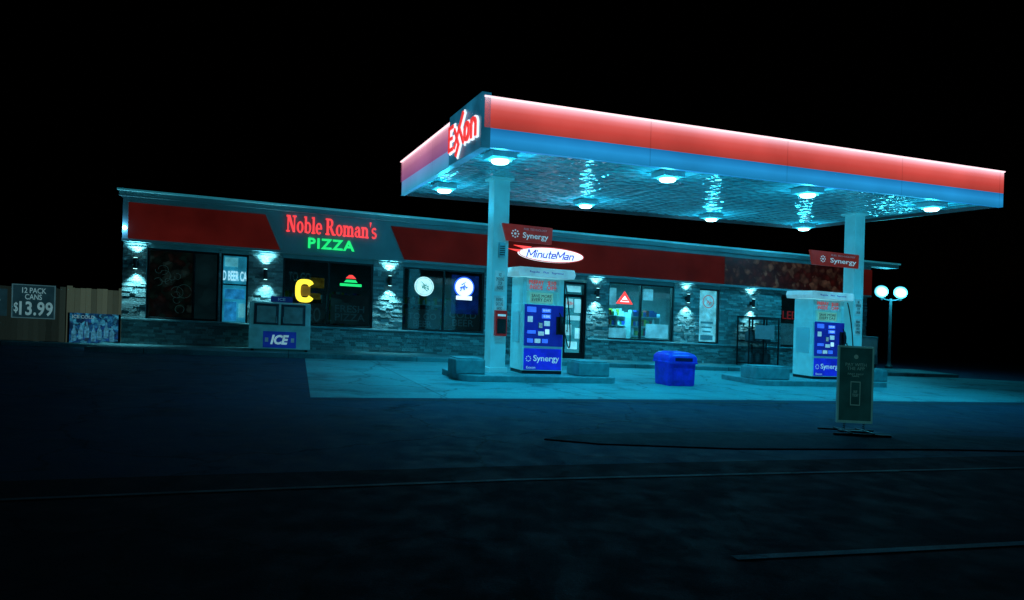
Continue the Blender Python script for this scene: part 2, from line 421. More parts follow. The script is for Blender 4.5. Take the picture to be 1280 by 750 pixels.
def stone_mat():
    m = bpy.data.materials.new('ledge_stone'); m.use_nodes = True; nt = m.node_tree; b = nt.nodes['Principled BSDF']
    g = nt.nodes.new('ShaderNodeNewGeometry'); cr = nt.nodes.new('ShaderNodeValToRGB'); el = cr.color_ramp.elements
    el[0].color = (.16, .22, .22, 1); el[1].color = (.46, .60, .60, 1); e = el.new(.45); e.color = (.25, .32, .32, 1); e = el.new(.7); e.color = (.32, .42, .42, 1)
    nt.links.new(g.outputs['Random Per Island'], cr.inputs[0])
    tc = nt.nodes.new('ShaderNodeTexCoord'); nz = nt.nodes.new('ShaderNodeTexNoise'); nz.inputs['Scale'].default_value = 25; nz.inputs['Detail'].default_value = 8
    nt.links.new(tc.outputs['Object'], nz.inputs[0])
    q = nt.nodes.new('ShaderNodeMix'); q.data_type = 'RGBA'; q.blend_type = 'MULTIPLY'; q.inputs['Factor'].default_value = .5
    nt.links.new(cr.outputs[0], q.inputs['A']); nt.links.new(nz.outputs['Fac'], q.inputs['B']); nt.links.new(q.outputs['Result'], b.inputs['Base Color'])
    b.inputs['Roughness'].default_value = .65
    bp = nt.nodes.new('ShaderNodeBump'); bp.inputs['Strength'].default_value = .9; bp.inputs['Distance'].default_value = .02
    nt.links.new(nz.outputs[0], bp.inputs['Height']); nt.links.new(bp.outputs[0], b.inputs['Normal'])
    return m
sv = MB(B); rh = .066
def veneer(a, b, w0, w1):
    w = w0
    while w < w1-.02:
        h = min(rh*random.choice((.8, 1, 1, 1.3)), w1-w); u = a
        while u < b-.01:
            l = min(random.uniform(.10, .36), b-u)
            if b-u-l < .08: l = b-u
            sv.box(u+.003, u+l-.003, .001, random.uniform(.03, .075), w+.003, w+h-.003); u += l
        w += h
for a, b in ((0, door[0]), (door[1], U1)): veneer(a, b, 0, WB-.06)
for a, b in solid_hi: veneer(a, b, WB+.0, WT+.1)
sv.build('stone_cladding', shop, stone_mat())
MB(B).box(0, door[0]-.05, .0015, .12, WB-.055, WB-.005).build('sill', shop, concrete_block, bevel=.008)
MB(B).box(door[1]+.05, U1, .0015, .12, WB-.055, WB-.005).build('sill', shop, concrete_block, bevel=.008)
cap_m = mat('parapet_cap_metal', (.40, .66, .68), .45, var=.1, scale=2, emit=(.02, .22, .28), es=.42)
MB(B).box(-.12, UR, -.34, .40, H-.058, H).build('parapet_cap', shop, cap_m, bevel=.01)
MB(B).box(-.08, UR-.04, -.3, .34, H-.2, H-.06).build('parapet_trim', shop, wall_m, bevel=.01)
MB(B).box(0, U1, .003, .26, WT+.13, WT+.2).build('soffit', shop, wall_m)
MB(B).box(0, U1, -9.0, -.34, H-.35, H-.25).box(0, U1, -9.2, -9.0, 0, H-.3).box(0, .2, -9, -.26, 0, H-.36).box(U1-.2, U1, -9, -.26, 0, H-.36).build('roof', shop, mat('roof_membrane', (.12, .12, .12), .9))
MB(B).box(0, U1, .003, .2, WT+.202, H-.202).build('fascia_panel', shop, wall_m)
red_band = mat('red_fascia_panel', (.022, .003, .002), .7, emit=(.060, .0045, .0035), es=.62, var=.35, scale=.8, spec=.1)  # painted panel; faint glow put in so the red shows under cyan lamps
g0b = B.hit(346, 305, .22)[0]; g0 = B.hit(338, 290, .22)[0]
g1 = B.hit(488, 300, .22)[0]
bw0, bw1 = WT+.205, 3.93
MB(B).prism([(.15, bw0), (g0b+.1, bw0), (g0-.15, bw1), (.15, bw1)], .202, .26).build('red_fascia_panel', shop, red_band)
gr = B.hit(905, 335, .22)[0]; gr1 = B.hit(1062, 340, .22)[0]
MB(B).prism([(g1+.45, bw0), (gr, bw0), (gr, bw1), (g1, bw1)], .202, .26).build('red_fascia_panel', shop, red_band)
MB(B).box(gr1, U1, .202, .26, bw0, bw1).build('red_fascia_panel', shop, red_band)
def graphic(name, cols, scale, es, dark=.3):
    m = bpy.data.materials.new(name); m.use_nodes = True; nt = m.node_tree; b = nt.nodes['Principled BSDF']
    tc = nt.nodes.new('ShaderNodeTexCoord'); v = nt.nodes.new('ShaderNodeTexVoronoi'); v.inputs['Scale'].default_value = scale
    nz = nt.nodes.new('ShaderNodeTexNoise'); nz.inputs['Scale'].default_value = scale*.8; nz.inputs['Detail'].default_value = 5
    mx = nt.nodes.new('ShaderNodeVectorMath'); mx.operation = 'MULTIPLY_ADD'; mx.inputs[1].default_value = (.35, .35, .35)
    nt.links.new(tc.outputs['Object'], nz.inputs[0]); nt.links.new(nz.outputs['Color'], mx.inputs[0]); nt.links.new(tc.outputs['Object'], mx.inputs[2]); nt.links.new(mx.outputs[0], v.inputs['Vector'])
    sp = nt.nodes.new('ShaderNodeSeparateColor'); nt.links.new(v.outputs['Color'], sp.inputs[0])
    cr = nt.nodes.new('ShaderNodeValToRGB'); el = cr.color_ramp.elements
    el[0].color = (*cols[0], 1); el[1].color = (*cols[-1], 1)
    for i, c in enumerate(cols[1:-1]): e = el.new((i+1)/(len(cols)-1)); e.color = (*c, 1)
    cr.color_ramp.interpolation = 'EASE'
    nt.links.new(sp.outputs[0], cr.inputs[0])
    q = nt.nodes.new('ShaderNodeMix'); q.data_type = 'RGBA'; q.blend_type = 'MULTIPLY'; q.inputs['Factor'].default_value = .8
    mr = nt.nodes.new('ShaderNodeMapRange'); mr.inputs['From Max'].default_value = .6; mr.inputs['To Min'].default_value = 1.1; mr.inputs['To Max'].default_value = dark
    nt.links.new(v.outputs['Distance'], mr.inputs['Value']); nt.links.new(cr.outputs[0], q.inputs['A']); nt.links.new(mr.outputs[0], q.inputs['B'])
    nt.links.new(q.outputs['Result'], b.inputs['Base Color']); nt.links.new(q.outputs['Result'], b.inputs['Emission Color'])
    b.inputs['Emission Strength'].default_value = es; b.inputs['Roughness'].default_value = .5
    return m
MB(B).box(gr+.002, gr1-.002, .202, .26, bw0, bw1).build('food_graphic_panel', shop, graphic('food_graphic', [(.03, .004, .003), (.05, .006, .004), (.03, .004, .003), (.12, .05, .03), (.02, .004, .004)], 5, .45), label='fascia panel printed with a dark food picture')

frame_m = dark_metal
gl_dark = glass_mat('tinted_glass', (.45, .6, .63), .10)
gl_clear = glass_mat('clear_glass', (.65, .85, .9), .08)
def window(r, mull, glass):
    u0, u1, w0, w1 = r
    pane = MB(B).box(u0+.03, u1-.03, -.10, -.09, w0+.03, w1-.03).build('window', shop, glass)
    fr = MB(B); t = .055
    fr.box(u0, u0+t, -.16, -.02, w0, w1).box(u1-t, u1, -.16, -.02, w0, w1).box(u0+t, u1-t, -.16, -.02, w0, w0+t).box(u0+t, u1-t, -.16, -.02, w1-t, w1)
    for k in mull:
        c = u0+(u1-u0)*k; fr.box(c-.025, c+.025, -.155, -.025, w0+t, w1-t)
    f = fr.build('frame', shop, frame_m, bevel=.004); f.parent = pane
    return pane
for k, ml, g_ in (('a', (.64,), gl_dark), ('b', (), gl_clear), ('c', (.5,), gl_dark), ('d', (.5,), gl_dark), ('e', (.5,), gl_clear), ('f', (), gl_clear), ('g', (), gl_dark)):
    window(W[k], ml, g_)

def wposter(rect, m, d=-.125, name='poster', t=.006, label=None):
    return plate(B, shop, name, m, d, rect, t=t, label=label)
dark_food = graphic('dark_food_poster', [(.015, .02, .018), (.08, .025, .02), (.03, .06, .045), (.02, .018, .015), (.10, .12, .10)], 5, .35)
dark_post = graphic('dark_poster', [(.01, .022, .025), (.02, .05, .055), (.012, .035, .04), (.02, .07, .075)], 2.5, .6, .6)
wposter(inset(W['a'], .03, .62, .03, .97), dark_food, label='dark window poster with food line drawings')
wposter(inset(W['a'], .66, .97, .03, .97), dark_post)
line_m = mat('line_drawing_print', (.5, .5, .5), .6, emit=(.3, .55, .5), es=.11)
for k in range(12):
    rr = inset(W['a'], .03, .62, .03, .97)
    uu = rr[0]+(rr[1]-rr[0])*random.uniform(.18, .82); ww = rr[2]+(rr[3]-rr[2])*random.uniform(.12, .88); R0 = random.uniform(.06, .2); a0 = random.uniform(0, 6)
    MB(B).ring(uu, ww, R0, .012, -.117, -.113+k*.0002, a0=a0, a1=a0+random.uniform(3.5, 6.2), n=20).build('line_drawing', shop, line_m)
wposter(inset(W['b'], .06, .94, .03, .97), mat('cooler_door_lit', (.35, .5, .52), .5, emit=(.03, .32, .46), es=.75, var=.5, scale=2), name='cooler_door')
text(B, shop, 'D BEER CA', white_glow, -.112, inset(W['b'], .06, .94, .62, .76), .003, .018)
cool_blue = mat('blue_cooler_poster', (.1, .3, .5), .6, emit=(.03, .30, .60), es=.8, var=.5, scale=5)
for a, b_, c, d_, m_ in ((.12, .6, .82, .95, poster_bright), (.14, .88, .36, .50, cool_blue), (.66, .9, .10, .30, poster_bright), (.14, .58, .05, .32, cool_blue)):
    plate(B, shop, 'poster', m_, -.110, inset(W['b'], a, b_, c, d_), .004)
MB(B).box(*inset(W['b'], .06, .94, 0, 1)[:2], -.111, -.105, *inset(W['b'], 0, 1, .555, .575)[2:]).build('door_rail', shop, dark_metal)
for k, (s1, s2) in {'c': ('TO GO', 'FRESH\nPIZZA'), 'd': ('TO GO\nBEER', 'COLD\nBEER')}.items():
    wposter(inset(W[k], .04, .47, .04, .34), dark_post); wposter(inset(W[k], .53, .96, .04, .5), dark_post)
    text(B, shop, s1, white_faint, -.117, inset(W[k], .08, .42, .06, .28), .002, .01)
    text(B, shop, s2, white_faint, -.117, inset(W[k], .58, .92, .10, .34), .002, .01)
text(B, shop, 'TO GO', white_faint, -.117, inset(W['c'], .06, .3, .66, .80), .002, .01)
warm = mat('warm_interior_glow', (.4, .25, .05), .5, emit=(.5, .28, .03), es=.22, var=.6, scale=6)  # glowing amber patches added to suggest warm light inside the shop
wposter(inset(W['c'], .16, .42, .40, .50), warm, d=-.4, name='warm_glow_patch')
wposter(inset(W['c'], .30, .46, .58, .74), warm, d=-.5, name='warm_glow_patch')

# window signs ---------------------------------------------------------
def nthing(name, label, rect, d, cat='sign'):
    return thing(name, label, cat, B.P((rect[0]+rect[1])/2, d, rect[2]))
D = -.085
r = B.R(D, 369, 349, 393, 378); t = nthing('neon_sign', 'yellow glowing letter C sign hung inside the shop window', r, D)
cu_, cw_ = (r[0]+r[1])/2, (r[2]+r[3])/2
ru, rw = (r[1]-r[0])/2, (r[3]-r[2])/2
pts_o, pts_i = [], []
for k in range(25):
    a = .62+(2*PI-1.24)*k/24; c_, s_ = math.cos(a), math.sin(a); n_ = (abs(c_)**3+abs(s_)**3)**(-1/3)
    pts_o.append((cu_+ru*n_*c_, cw_+rw*n_*s_)); pts_i.append((cu_+ru*.46*n_*c_, cw_+rw*.58*n_*s_))
MB(B).prism(pts_o+pts_i[::-1], D, D+.05).build('letter', t, yellow_glow)
MB(B).box(cu_-.12, cu_+.16, D-.005, D-.002, cw_-.16, cw_+.16).build('backing', t, mat('amber_backing', (.2, .12, .02), .5, emit=(.4, .25, .02), es=.25))
r = B.R(D, 425, 343, 452, 358); t = nthing('neon_sign', 'green and red glowing sign hung inside the shop window', r, D)
um = (r[0]+r[1])/2
MB(B).box(r[0], r[1], D, D+.03, r[2], r[2]+.08).prism([(r[0]+.12, r[2]+.12), (r[1]-.12, r[2]+.12), (um+.14, r[2]+.20), (um-.14, r[2]+.20)], D, D+.029).build('green_tube', t, green_glow)
MB(B).prism([(um-.16, r[3]-.13), (um+.16, r[3]-.13), (um+.05, r[3]-.02), (um-.05, r[3]-.02)], D, D+.03).build('red_tube', t, red_glow)
def scribble(mb, cu_, cw_, R0, n, d0, seed):
    rn = random.Random(seed)
    for k in range(n):
        a, q = rn.uniform(0, 6.28), rn.uniform(0, .5)*R0; u, w_ = cu_+q*math.cos(a), cw_+q*math.sin(a)
        an = rn.uniform(0, 3.1); l = rn.uniform(.12, .32)*R0; th_ = .07*R0
        c, s_ = math.cos(an), math.sin(an)
        mb.prism([(u-l*c-th_*s_, w_-l*s_+th_*c), (u+l*c-th_*s_*.4, w_+l*s_+th_*c*.4), (u+l*c+th_*s_*.4, w_+l*s_-th_*c*.4), (u-l*c+th_*s_, w_-l*s_-th_*c)], d0+k*.0006, d0+.004+k*.0006)
    return mb
r = B.R(D, 518, 347, 542, 369); t = nthing('window_sign', 'round white glowing sign hung inside the shop window', r, D)
cu_, cw_ = (r[0]+r[1])/2, (r[2]+r[3])/2; R0 = (r[1]-r[0])/2
MB(B).disc(cu_, cw_, R0, D, D+.03).build('face', t, mat('pale_glow', (.6, .6, .6), .5, emit=(.5, .92, .92), es=1.0, var=.25, scale=12))
scribble(MB(B).ring(cu_, cw_, R0*.88, .012, D+.031, D+.036), cu_, cw_, R0, 12, D+.031, 4).build('emblem', t, mat('teal_ink', (.05, .15, .15), .5, emit=(.1, .4, .4), es=.8))
r = B.R(D, 568, 346, 592, 375); t = nthing('window_sign', 'round white and blue glowing sign hung inside the shop window', r, D)
cu_, cw_ = (r[0]+r[1])/2, (r[2]+r[3])/2+.04; R0 = (r[1]-r[0])/2*.92
MB(B).disc(cu_, cw_, R0, D, D+.03).build('face', t, white_glow)
MB(B).ring(cu_, cw_, R0*1.14, .05, D-.005, D+.02).build('halo_tube', t, blue_glow)
scribble(MB(B), cu_, cw_, R0, 9, D+.031, 9).build('emblem', t, blue_glow)
MB(B).box(r[0]+.06, r[1]-.06, D+.031, D+.045, r[2], r[2]+.13).build('caption', t, white_glow)
wposter(inset(W['d'], .60, .94, .30, .93), mat('blue_backlit', (.02, .05, .3), .5, emit=(.01, .06, .35), es=.4, var=.6, scale=4), d=-.116, t=.003)
r = B.R(D, 770, 364, 791, 380); t = nthing('neon_sign', 'red triangular neon sign hung inside the shop window', r, D)
um = (r[0]+r[1])/2
MB(B).prism([(r[0], r[2]), (r[1], r[2]), (um, r[3])], D, D+.02).build('tube', t, red_glow)
MB(B).prism([(r[0]+.15, r[2]+.07), (r[1]-.15, r[2]+.07), (um, r[3]-.16)], D+.021, D+.03).build('face', t, white_glow)
MB(B).box(um-.12, um+.12, D+.031, D+.034, r[2]+.10, r[2]+.15).build('caption', t, red_glow)
wposter(inset(W['f'], .06, .94, .03, .97), mat('bright_cyan_poster', (.6, .62, .62), .6, emit=(.25, .8, .88), es=.8, var=.4, scale=4))
r = B.R(D, 877, 366, 895, 388); t = nthing('window_sign', 'lit window poster with small round red emblem', r, D)
cu_, cw_ = (r[0]+r[1])/2, (r[2]+r[3])/2
pink = mat('pale_red_print', (.6, .1, .1), .5, emit=(.7, .25, .28), es=.7)
scribble(MB(B).ring(cu_, cw_, .24, .03, D-.025, D-.02), cu_, cw_, .24, 6, D-.025, 2).build('emblem', t, pink)
for a, b_, c, d_ in ((.2, .8, .36, .40), (.25, .75, .28, .31), (.3, .7, .2, .23), (.2, .8, .06, .15)):
    wposter(inset(W['f'], a, b_, c, d_), mat('grey_cyan_print', (.1, .25, .3), .6, emit=(.05, .3, .36), es=.6), d=-.118, t=.002, name='print_line')
r = B.R(D, 978, 389, 997, 399); t = nthing('neon_sign', 'red lettered LED sign hung inside the shop window', r, D)
text(B, t, 'LED', mat('dim_red_neon', (.05, .01, .01), .5, emit=(.7, .03, .03), es=.14), D, r, .02, 0)
wposter(inset(W['g'], .1, .9, .04, .45), poster_white)
for rr in ((.03, .30, .02, .2), (.6, .95, .05, .3), (.55, .7, .72, .92), (.04, .14, .6, .9)):
    wposter(inset(W['e'], *rr), poster_bright)

# door -----------------------------------------------------------------------
u0, u1, w0, w1 = door
dr = MB(B).box(u0, u0+.09, -.18, 0, 0, w1).box(u1-.09, u1, -.18, 0, 0, w1).box(u0+.09, u1-.09, -.18, 0, w1-.08, w1).box(u0+.09, u1-.09, -.17, -.02, .0, .2).box(u0+.09, u1-.09, -.17, -.02, 2.1, 2.2)
dr.box(u0+.091, u0+.16, -.14, -.04, .2, 2.1).box(u1-.16, u1-.091, -.14, -.04, .2, 2.1)
dob = dr.build('door', shop, mat('black_aluminium', (.015, .015, .017), .35, .5), bevel=.004)
q = MB(B).box(u0+.16, u1-.16, -.1, -.09, .2, 2.1).build('glass', shop, gl_clear); q.parent = dob
q = MB(B).box(u0+.09, u1-.09, -.1, -.09, 2.2, w1-.08).build('transom_glass', shop, gl_clear); q.parent = dob
q = MB(B).tube([(u0+.2, .05, .9), (u0+.2, .05, 1.5)], .015).box(u0+.185, u0+.215, -.03, .05, .92, .95).box(u0+.185, u0+.215, -.03, .05, 1.45, 1.48).build('handle', shop, grey_metal); q.parent = dob
for rr in ((.2, .5, .66, .78), (.55, .85, .6, .78), (.25, .8, .50, .56), (.3, .7, .12, .22), (.2, .45, .3, .44), (.6, .8, .26, .4)):
    plate(B, shop, 'door_notice', poster_bright, -.085, inset(door, *rr), .004)
plate(B, shop, 'transom_panel', poster_bright, -.085, inset(door, .2, .8, .87, .95), .004)
text(B, shop, 'PUSH', red_print, -.078, inset(door, .25, .5, .70, .74), .004, .01)

# interior ---------------------------------------------------------------------
inner = mat('interior_wall', (.3, .4, .42), .7)
MB(B).box(.25, U1-.25, -5.6, -5.5, 0, 2.95).build('interior_wall', shop, inner)
MB(B).box(door[0]-1.6, door[0]-1.5, -5.5, -.26, 0, 2.95).build('partition', shop, inner)
MB(B).box(.25, U1-.25, -5.5, -.26, -.10, -.002).build('interior_floor', shop, mat('floor_tile', (.3, .3, .3), .3))
MB(B).box(.25, U1-.25, -5.5, -.26, 2.95, 3.0).build('interior_ceiling', shop, inner)
prods = [mat('goods_red', (.5, .04, .03), .4), mat('goods_white', (.7, .7, .7), .4), mat('goods_blue', (.04, .1, .5), .4), mat('goods_yellow', (.6, .45, .05), .4), mat('goods_green', (.05, .3, .08), .4)]
for px_, dd in ((775, -1.6), (803, -2.6), (830, -1.5), (715, -3.2), (380, -2.2), (440, -2.6), (530, -2.3), (585, -2.7)):
    uc = uof(px_, 390)
    t = thing('display_shelf', 'white shop shelf stacked with small coloured goods', 'shelf', B.P(uc, dd, 0), 'shelves inside the shop')
    s = MB(B).box(uc-.6, uc+.6, dd-.25, dd-.22, 0, 1.7)
    for k in range(5): s.box(uc-.6, uc+.6, dd-.22, dd+.2, .1+k*.36, .125+k*.36)
    s.box(uc-.62, uc-.6, dd-.25, dd+.2, 0, 1.7).box(uc+.6, uc+.62, dd-.25, dd+.2, 0, 1.7).build('rack', t, white_metal)
    gm = [MB(B) for _ in prods]
    for k in range(5):
        u = uc-.56
        while u < uc+.48:
            l = random.uniform(.06, .14); gm[random.randrange(5)].box(u, u+l-.01, dd-.15, dd+.15, .126+k*.36, .126+k*.36+random.uniform(.12, .28)); u += l
    for g_, m_ in zip(gm, prods): g_.build('goods', t, m_)
for px_, pw in ((780, 50), (822, 50), (885, 30), (717, 40)):
    u = uof(px_, 390)
    t = thing('ceiling_light', 'rectangular lit ceiling panel inside the shop', 'light', B.P(u, -2.4, 2.85), 'ceiling lights inside the shop')
    MB(B).box(u-.6, u+.6, -2.7, -2.1, 2.87, 2.93).build('housing', t, white_metal)
    MB(B).box(u-.56, u+.56, -2.66, -2.14, 2.862, 2.869).build('diffuser', t, mat('panel_light', (.8, .8, .8), .5, emit=(.3, .9, 1), es=2))
    lamp('AREA', 'light', B.P(u, -2.0, 2.8), pw*2.2, (.14, .85, 1), th=t, aim=(0, 0, -1), size=.9)
for px_ in (400, 550):
    u = uof(px_, 360); t = thing('ceiling_light', 'rectangular dim ceiling panel inside the shop', 'light', B.P(u, -3, 2.85), 'ceiling lights inside the shop')
    MB(B).box(u-.6, u+.6, -3.3, -2.7, 2.87, 2.93).build('housing', t, white_metal)
    lamp('AREA', 'light', B.P(u, -2.2, 2.8), 9, (.12, .8, .9), th=t, aim=(0, 0, -1), size=.9)

# shop name signs ---------------------------------------------------------------
ds = .2
r = B.R(ds, 358, 276, 471, 297)
t = thing('shop_sign', 'red and green lit channel-letter pizza shop sign on the fascia', 'sign', B.P((r[0]+r[1])/2, ds, r[2]))
red_sign = mat('red_channel_letter', (.8, .05, .05), .4, emit=(1, .06, .07), es=1.1, var=.05)
serif(B, t, "Noble Roman's", red_sign, ds, (r[0], r[1], r[2]+.07, r[3]+.05), .07)
rp = B.R(ds, 385, 298.5, 443, 311.5)
text(B, t, "PIZZA", green_glow, ds, (rp[0], rp[1], rp[2]-.02, rp[3]-.02), .07, .025, space=1.15)
r = B.R(.3, 640, 309, 729, 328)
t = thing('shop_sign', 'white oval lit shop sign with blue italic lettering on the fascia', 'sign', B.P((r[0]+r[1])/2, .3, r[2]))
uc, wc, a, b_ = (r[0]+r[1])/2, (r[2]+r[3])/2, (r[1]-r[0])/2, (r[3]-r[2])/2
oc = uc+.10
MB(B).disc(oc, wc, a*.92, .262, .36, ry=b_*.98, n=40).build('oval_face', t, white_glow)
MB(B).prism([(r[0]-.15, wc+.10), (uc-.85, wc-.02), (uc-.85, wc+.09)], .262, .350).prism([(r[0]+.05, r[3]-.02), (uc-.75, wc+.12), (uc-.6, wc+.22)], .262, .345).build('wing', t, red_glow)
MB(B).ring(oc, wc, a*.92, .03, .361, .37, ry=b_*.98, n=40).build('border', t, mat('dull_red_border', (.5, .05, .05), .5, emit=(.8, .12, .12), es=.8))
bl_m = mat('blue_letter', (.02, .03, .5), .4, emit=(.01, .02, .45), es=.8)
def strokes_text(F, th, s, m, d, rect, wd, shear):
    SG = {'M': (1.15, [((0,0),(0,1)),((0,1),(.5,.25)),((.5,.25),(1,1)),((1,1),(1,0))]), 'i': (.35, [((.1,0),(.1,.62)),((.1,.82),(.1,.95))]),
          'n': (.75, [((.05,0),(.05,.62)),((.05,.56),(.45,.62)),((.45,.62),(.55,.45)),((.55,.5),(.55,0))]), 'u': (.75, [((.05,.62),(.05,.12)),((.05,.1),(.5,.04)),((.55,.62),(.55,0))]),
          't': (.5, [((.18,.95),(.18,.05)),((0,.62),(.4,.62)),((.18,.04),(.36,.04))]), 'e': (.75, [((.05,.33),(.55,.33)),((.55,.33),(.5,.6)),((.5,.6),(.12,.6)),((.08,.58),(.05,.08)),((.05,.05),(.52,.05))]),
          'a': (.75, [((.1,.6),(.5,.6)),((.53,.6),(.53,0)),((.53,.34),(.1,.32)),((.06,.3),(.08,.06)),((.08,.04),(.5,.04))])}
    u0, u1, w0, w1 = rect; tot = sum(SG[c][0] for c in s); sx = (u1-u0)/tot; sy = w1-w0; x = 0
    for c in s:
        mb = MB(F)
        for k, (p, q) in enumerate(SG[c][1]):
            A_ = Vector((u0+(x+p[0])*sx+shear*p[1]*sy, w0+p[1]*sy)); B_ = Vector((u0+(x+q[0])*sx+shear*q[1]*sy, w0+q[1]*sy))
            v = (B_-A_).normalized(); n = Vector((-v.y, v.x))*wd; e = v*wd*.6
            mb.prism([tuple(A_-e+n), tuple(B_+e+n), tuple(B_+e-n), tuple(A_-e-n)], d, d+F.out*(.008+.001*k))
        mb.build('sign_letter', th, m); x += SG[c][0]
strokes_text(B, t, 'MinuteMan', bl_m, .361, (oc-.88, oc+.80, wc-.12, wc+.12), .018, .3)

# wall lamps ----------------------------------------------------------------------
for px_, py_ in ((170, 329), (332, 343), (487, 351), (746, 366), (859, 373), (940, 379)):
    u, w_ = B.hit(px_, py_, .15)
    t = thing('wall_lamp', 'cylindrical up-and-down wall lamp on stone pier', 'lamp', B.P(u, .1, w_), 'wall lamps on the shop front')
    MB(B).revolve(u, .24, [(.055, w_-.15), (.06, w_-.148), (.06, w_+.148), (.055, w_+.15)]).build('shade', t, dark_metal, smooth=True)
    MB(B).box(u-.05, u+.05, .06, .10, w_-.06, w_+.06).box(u-.02, u+.02, .1, .19, w_-.02, w_+.02).build('bracket', t, dark_metal)
    for sg in (1, -1):
        MB(B).revolve(u, .24, [(.05, w_+sg*.151), (.05, w_+sg*.156)]).build('lens', t, mat('lamp_lens', (.8, .8, .8), .3, emit=(.4, .97, 1), es=5, var=.02))
        lamp('SPOT', 'light', B.P(u, .24, w_+sg*.17), 150, (.26, .85, 1), th=t, aim=(-.08, .24, sg), spot_size=math.radians(86), spot_blend=.8, shadow_soft_size=.04)
u, w_ = B.hit(157, 285, .1)
t = thing('flood_light', 'small bright security light on the shop corner', 'light', B.P(u, .1, w_))
MB(B).box(u-.06, u+.06, .1, .2, w_-.05, w_+.07).box(u-.02, u+.02, .0, .1, w_, w_+.03).build('housing', t, dark_metal, bevel=.01)
MB(B).disc(u, w_, .055, .201, .21).build('lens', t, mat('flood_lens', (.8, .8, .8), .3, emit=(.35, .75, 1), es=8))
lamp('POINT', 'light', B.P(u-.05, .3, w_), 10, (.2, .6, 1), th=t, shadow_soft_size=.05)

# ------------------------------------------------------------------ CANOPY
LU, LD = 14.8, 7.0
zb, zm, zt = 4.51, 4.88, 5.44
can = thing('fuel_canopy', 'flat fuel-station canopy with glowing red and blue fascia on two columns', 'canopy', CG.P(7.4, 3.5, -.15))
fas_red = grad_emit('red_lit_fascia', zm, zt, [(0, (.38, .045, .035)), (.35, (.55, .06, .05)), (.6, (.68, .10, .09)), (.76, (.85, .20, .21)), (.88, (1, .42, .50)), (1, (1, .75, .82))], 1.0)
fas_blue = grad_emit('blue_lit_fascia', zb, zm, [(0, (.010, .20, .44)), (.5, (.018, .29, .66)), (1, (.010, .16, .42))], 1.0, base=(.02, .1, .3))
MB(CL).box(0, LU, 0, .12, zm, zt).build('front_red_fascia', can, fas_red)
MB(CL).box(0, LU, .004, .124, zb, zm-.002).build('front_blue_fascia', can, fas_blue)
pk = mat('pink_tube', (.8, .5, .5), .4, emit=(1, .68, .75), es=1.5, var=.05)
MB(CL).box(-.01, LU+.01, -.03, .06, zt+.002, zt+.03).build('light_strip', can, pk)
dsn = 2.1
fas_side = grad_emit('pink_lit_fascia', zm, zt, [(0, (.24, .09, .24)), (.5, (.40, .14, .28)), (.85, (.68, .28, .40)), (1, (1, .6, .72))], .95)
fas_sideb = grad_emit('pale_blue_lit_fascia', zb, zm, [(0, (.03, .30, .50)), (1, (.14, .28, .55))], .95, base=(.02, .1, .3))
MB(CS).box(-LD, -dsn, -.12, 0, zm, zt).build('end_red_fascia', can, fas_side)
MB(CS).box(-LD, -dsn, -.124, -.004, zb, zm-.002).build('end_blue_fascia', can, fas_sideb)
MB(CS).box(-LD, -dsn, -.06, .03, zt+.002, zt+.03).build('light_strip', can, pk)
MB(CL).box(0, LU, LD-.12, LD, zb, zt).box(LU-.12, LU, .125, LD-.121, zb, zt).build('rear_fascia', can, mat('rear_fascia_paint', (.2, .05, .05), .5))
MB(CL).box(.13, LU-.13, .13, LD-.13, zb+.35, zt-.1).build('roof_deck', can, grey_metal)
def deck_mat():
    m = bpy.data.materials.new('canopy_deck_white'); m.use_nodes = True; nt = m.node_tree; b = nt.nodes['Principled BSDF']
    tc = nt.nodes.new('ShaderNodeTexCoord'); nz = nt.nodes.new('ShaderNodeTexNoise'); nz.inputs['Scale'].default_value = 1.2; nz.inputs['Detail'].default_value = 6
    nt.links.new(tc.outputs['Object'], nz.inputs[0]); cr = nt.nodes.new('ShaderNodeValToRGB')
    cr.color_ramp.elements[0].position = .35; cr.color_ramp.elements[0].color = (.30, .58, .62, 1); cr.color_ramp.elements[1].position = .65; cr.color_ramp.elements[1].color = (.42, .80, .84, 1)
    nt.links.new(nz.outputs[0], cr.inputs[0]); nt.links.new(cr.outputs[0], b.inputs['Base Color'])
    b.inputs['Roughness'].default_value = .13; b.inputs['Specular IOR Level'].default_value = .9
    uv = nt.nodes.new('ShaderNodeUVMap'); mp = nt.nodes.new('ShaderNodeMapping'); mp.inputs['Scale'].default_value = (2.5, 5.0, 1); nt.links.new(uv.outputs[0], mp.inputs[0])
    n2 = nt.nodes.new('ShaderNodeTexNoise'); n2.inputs['Scale'].default_value = 1.0; n2.inputs['Detail'].default_value = .5; nt.links.new(mp.outputs[0], n2.inputs[0])
    bp = nt.nodes.new('ShaderNodeBump'); bp.inputs['Strength'].default_value = 1; bp.inputs['Distance'].default_value = .10
    nt.links.new(n2.outputs[0], bp.inputs['Height']); nt.links.new(bp.outputs[0], b.inputs['Normal'])
    return m
prof = []; x = .125
zd = 4.60
while x < LU-.13:
    prof += [(x, zd), (x+.20, zd), (x+.24, zd+.014), (x+.36, zd+.014), (x+.40, zd)]; x += .4
prof = [(min(u, LU-.125), z) for u, z in prof]
MB(CL).prism(prof+[(LU-.125, zd+.2), (.125, zd+.2)], .126, LD-.125).build('soffit_deck', can, deck_mat())
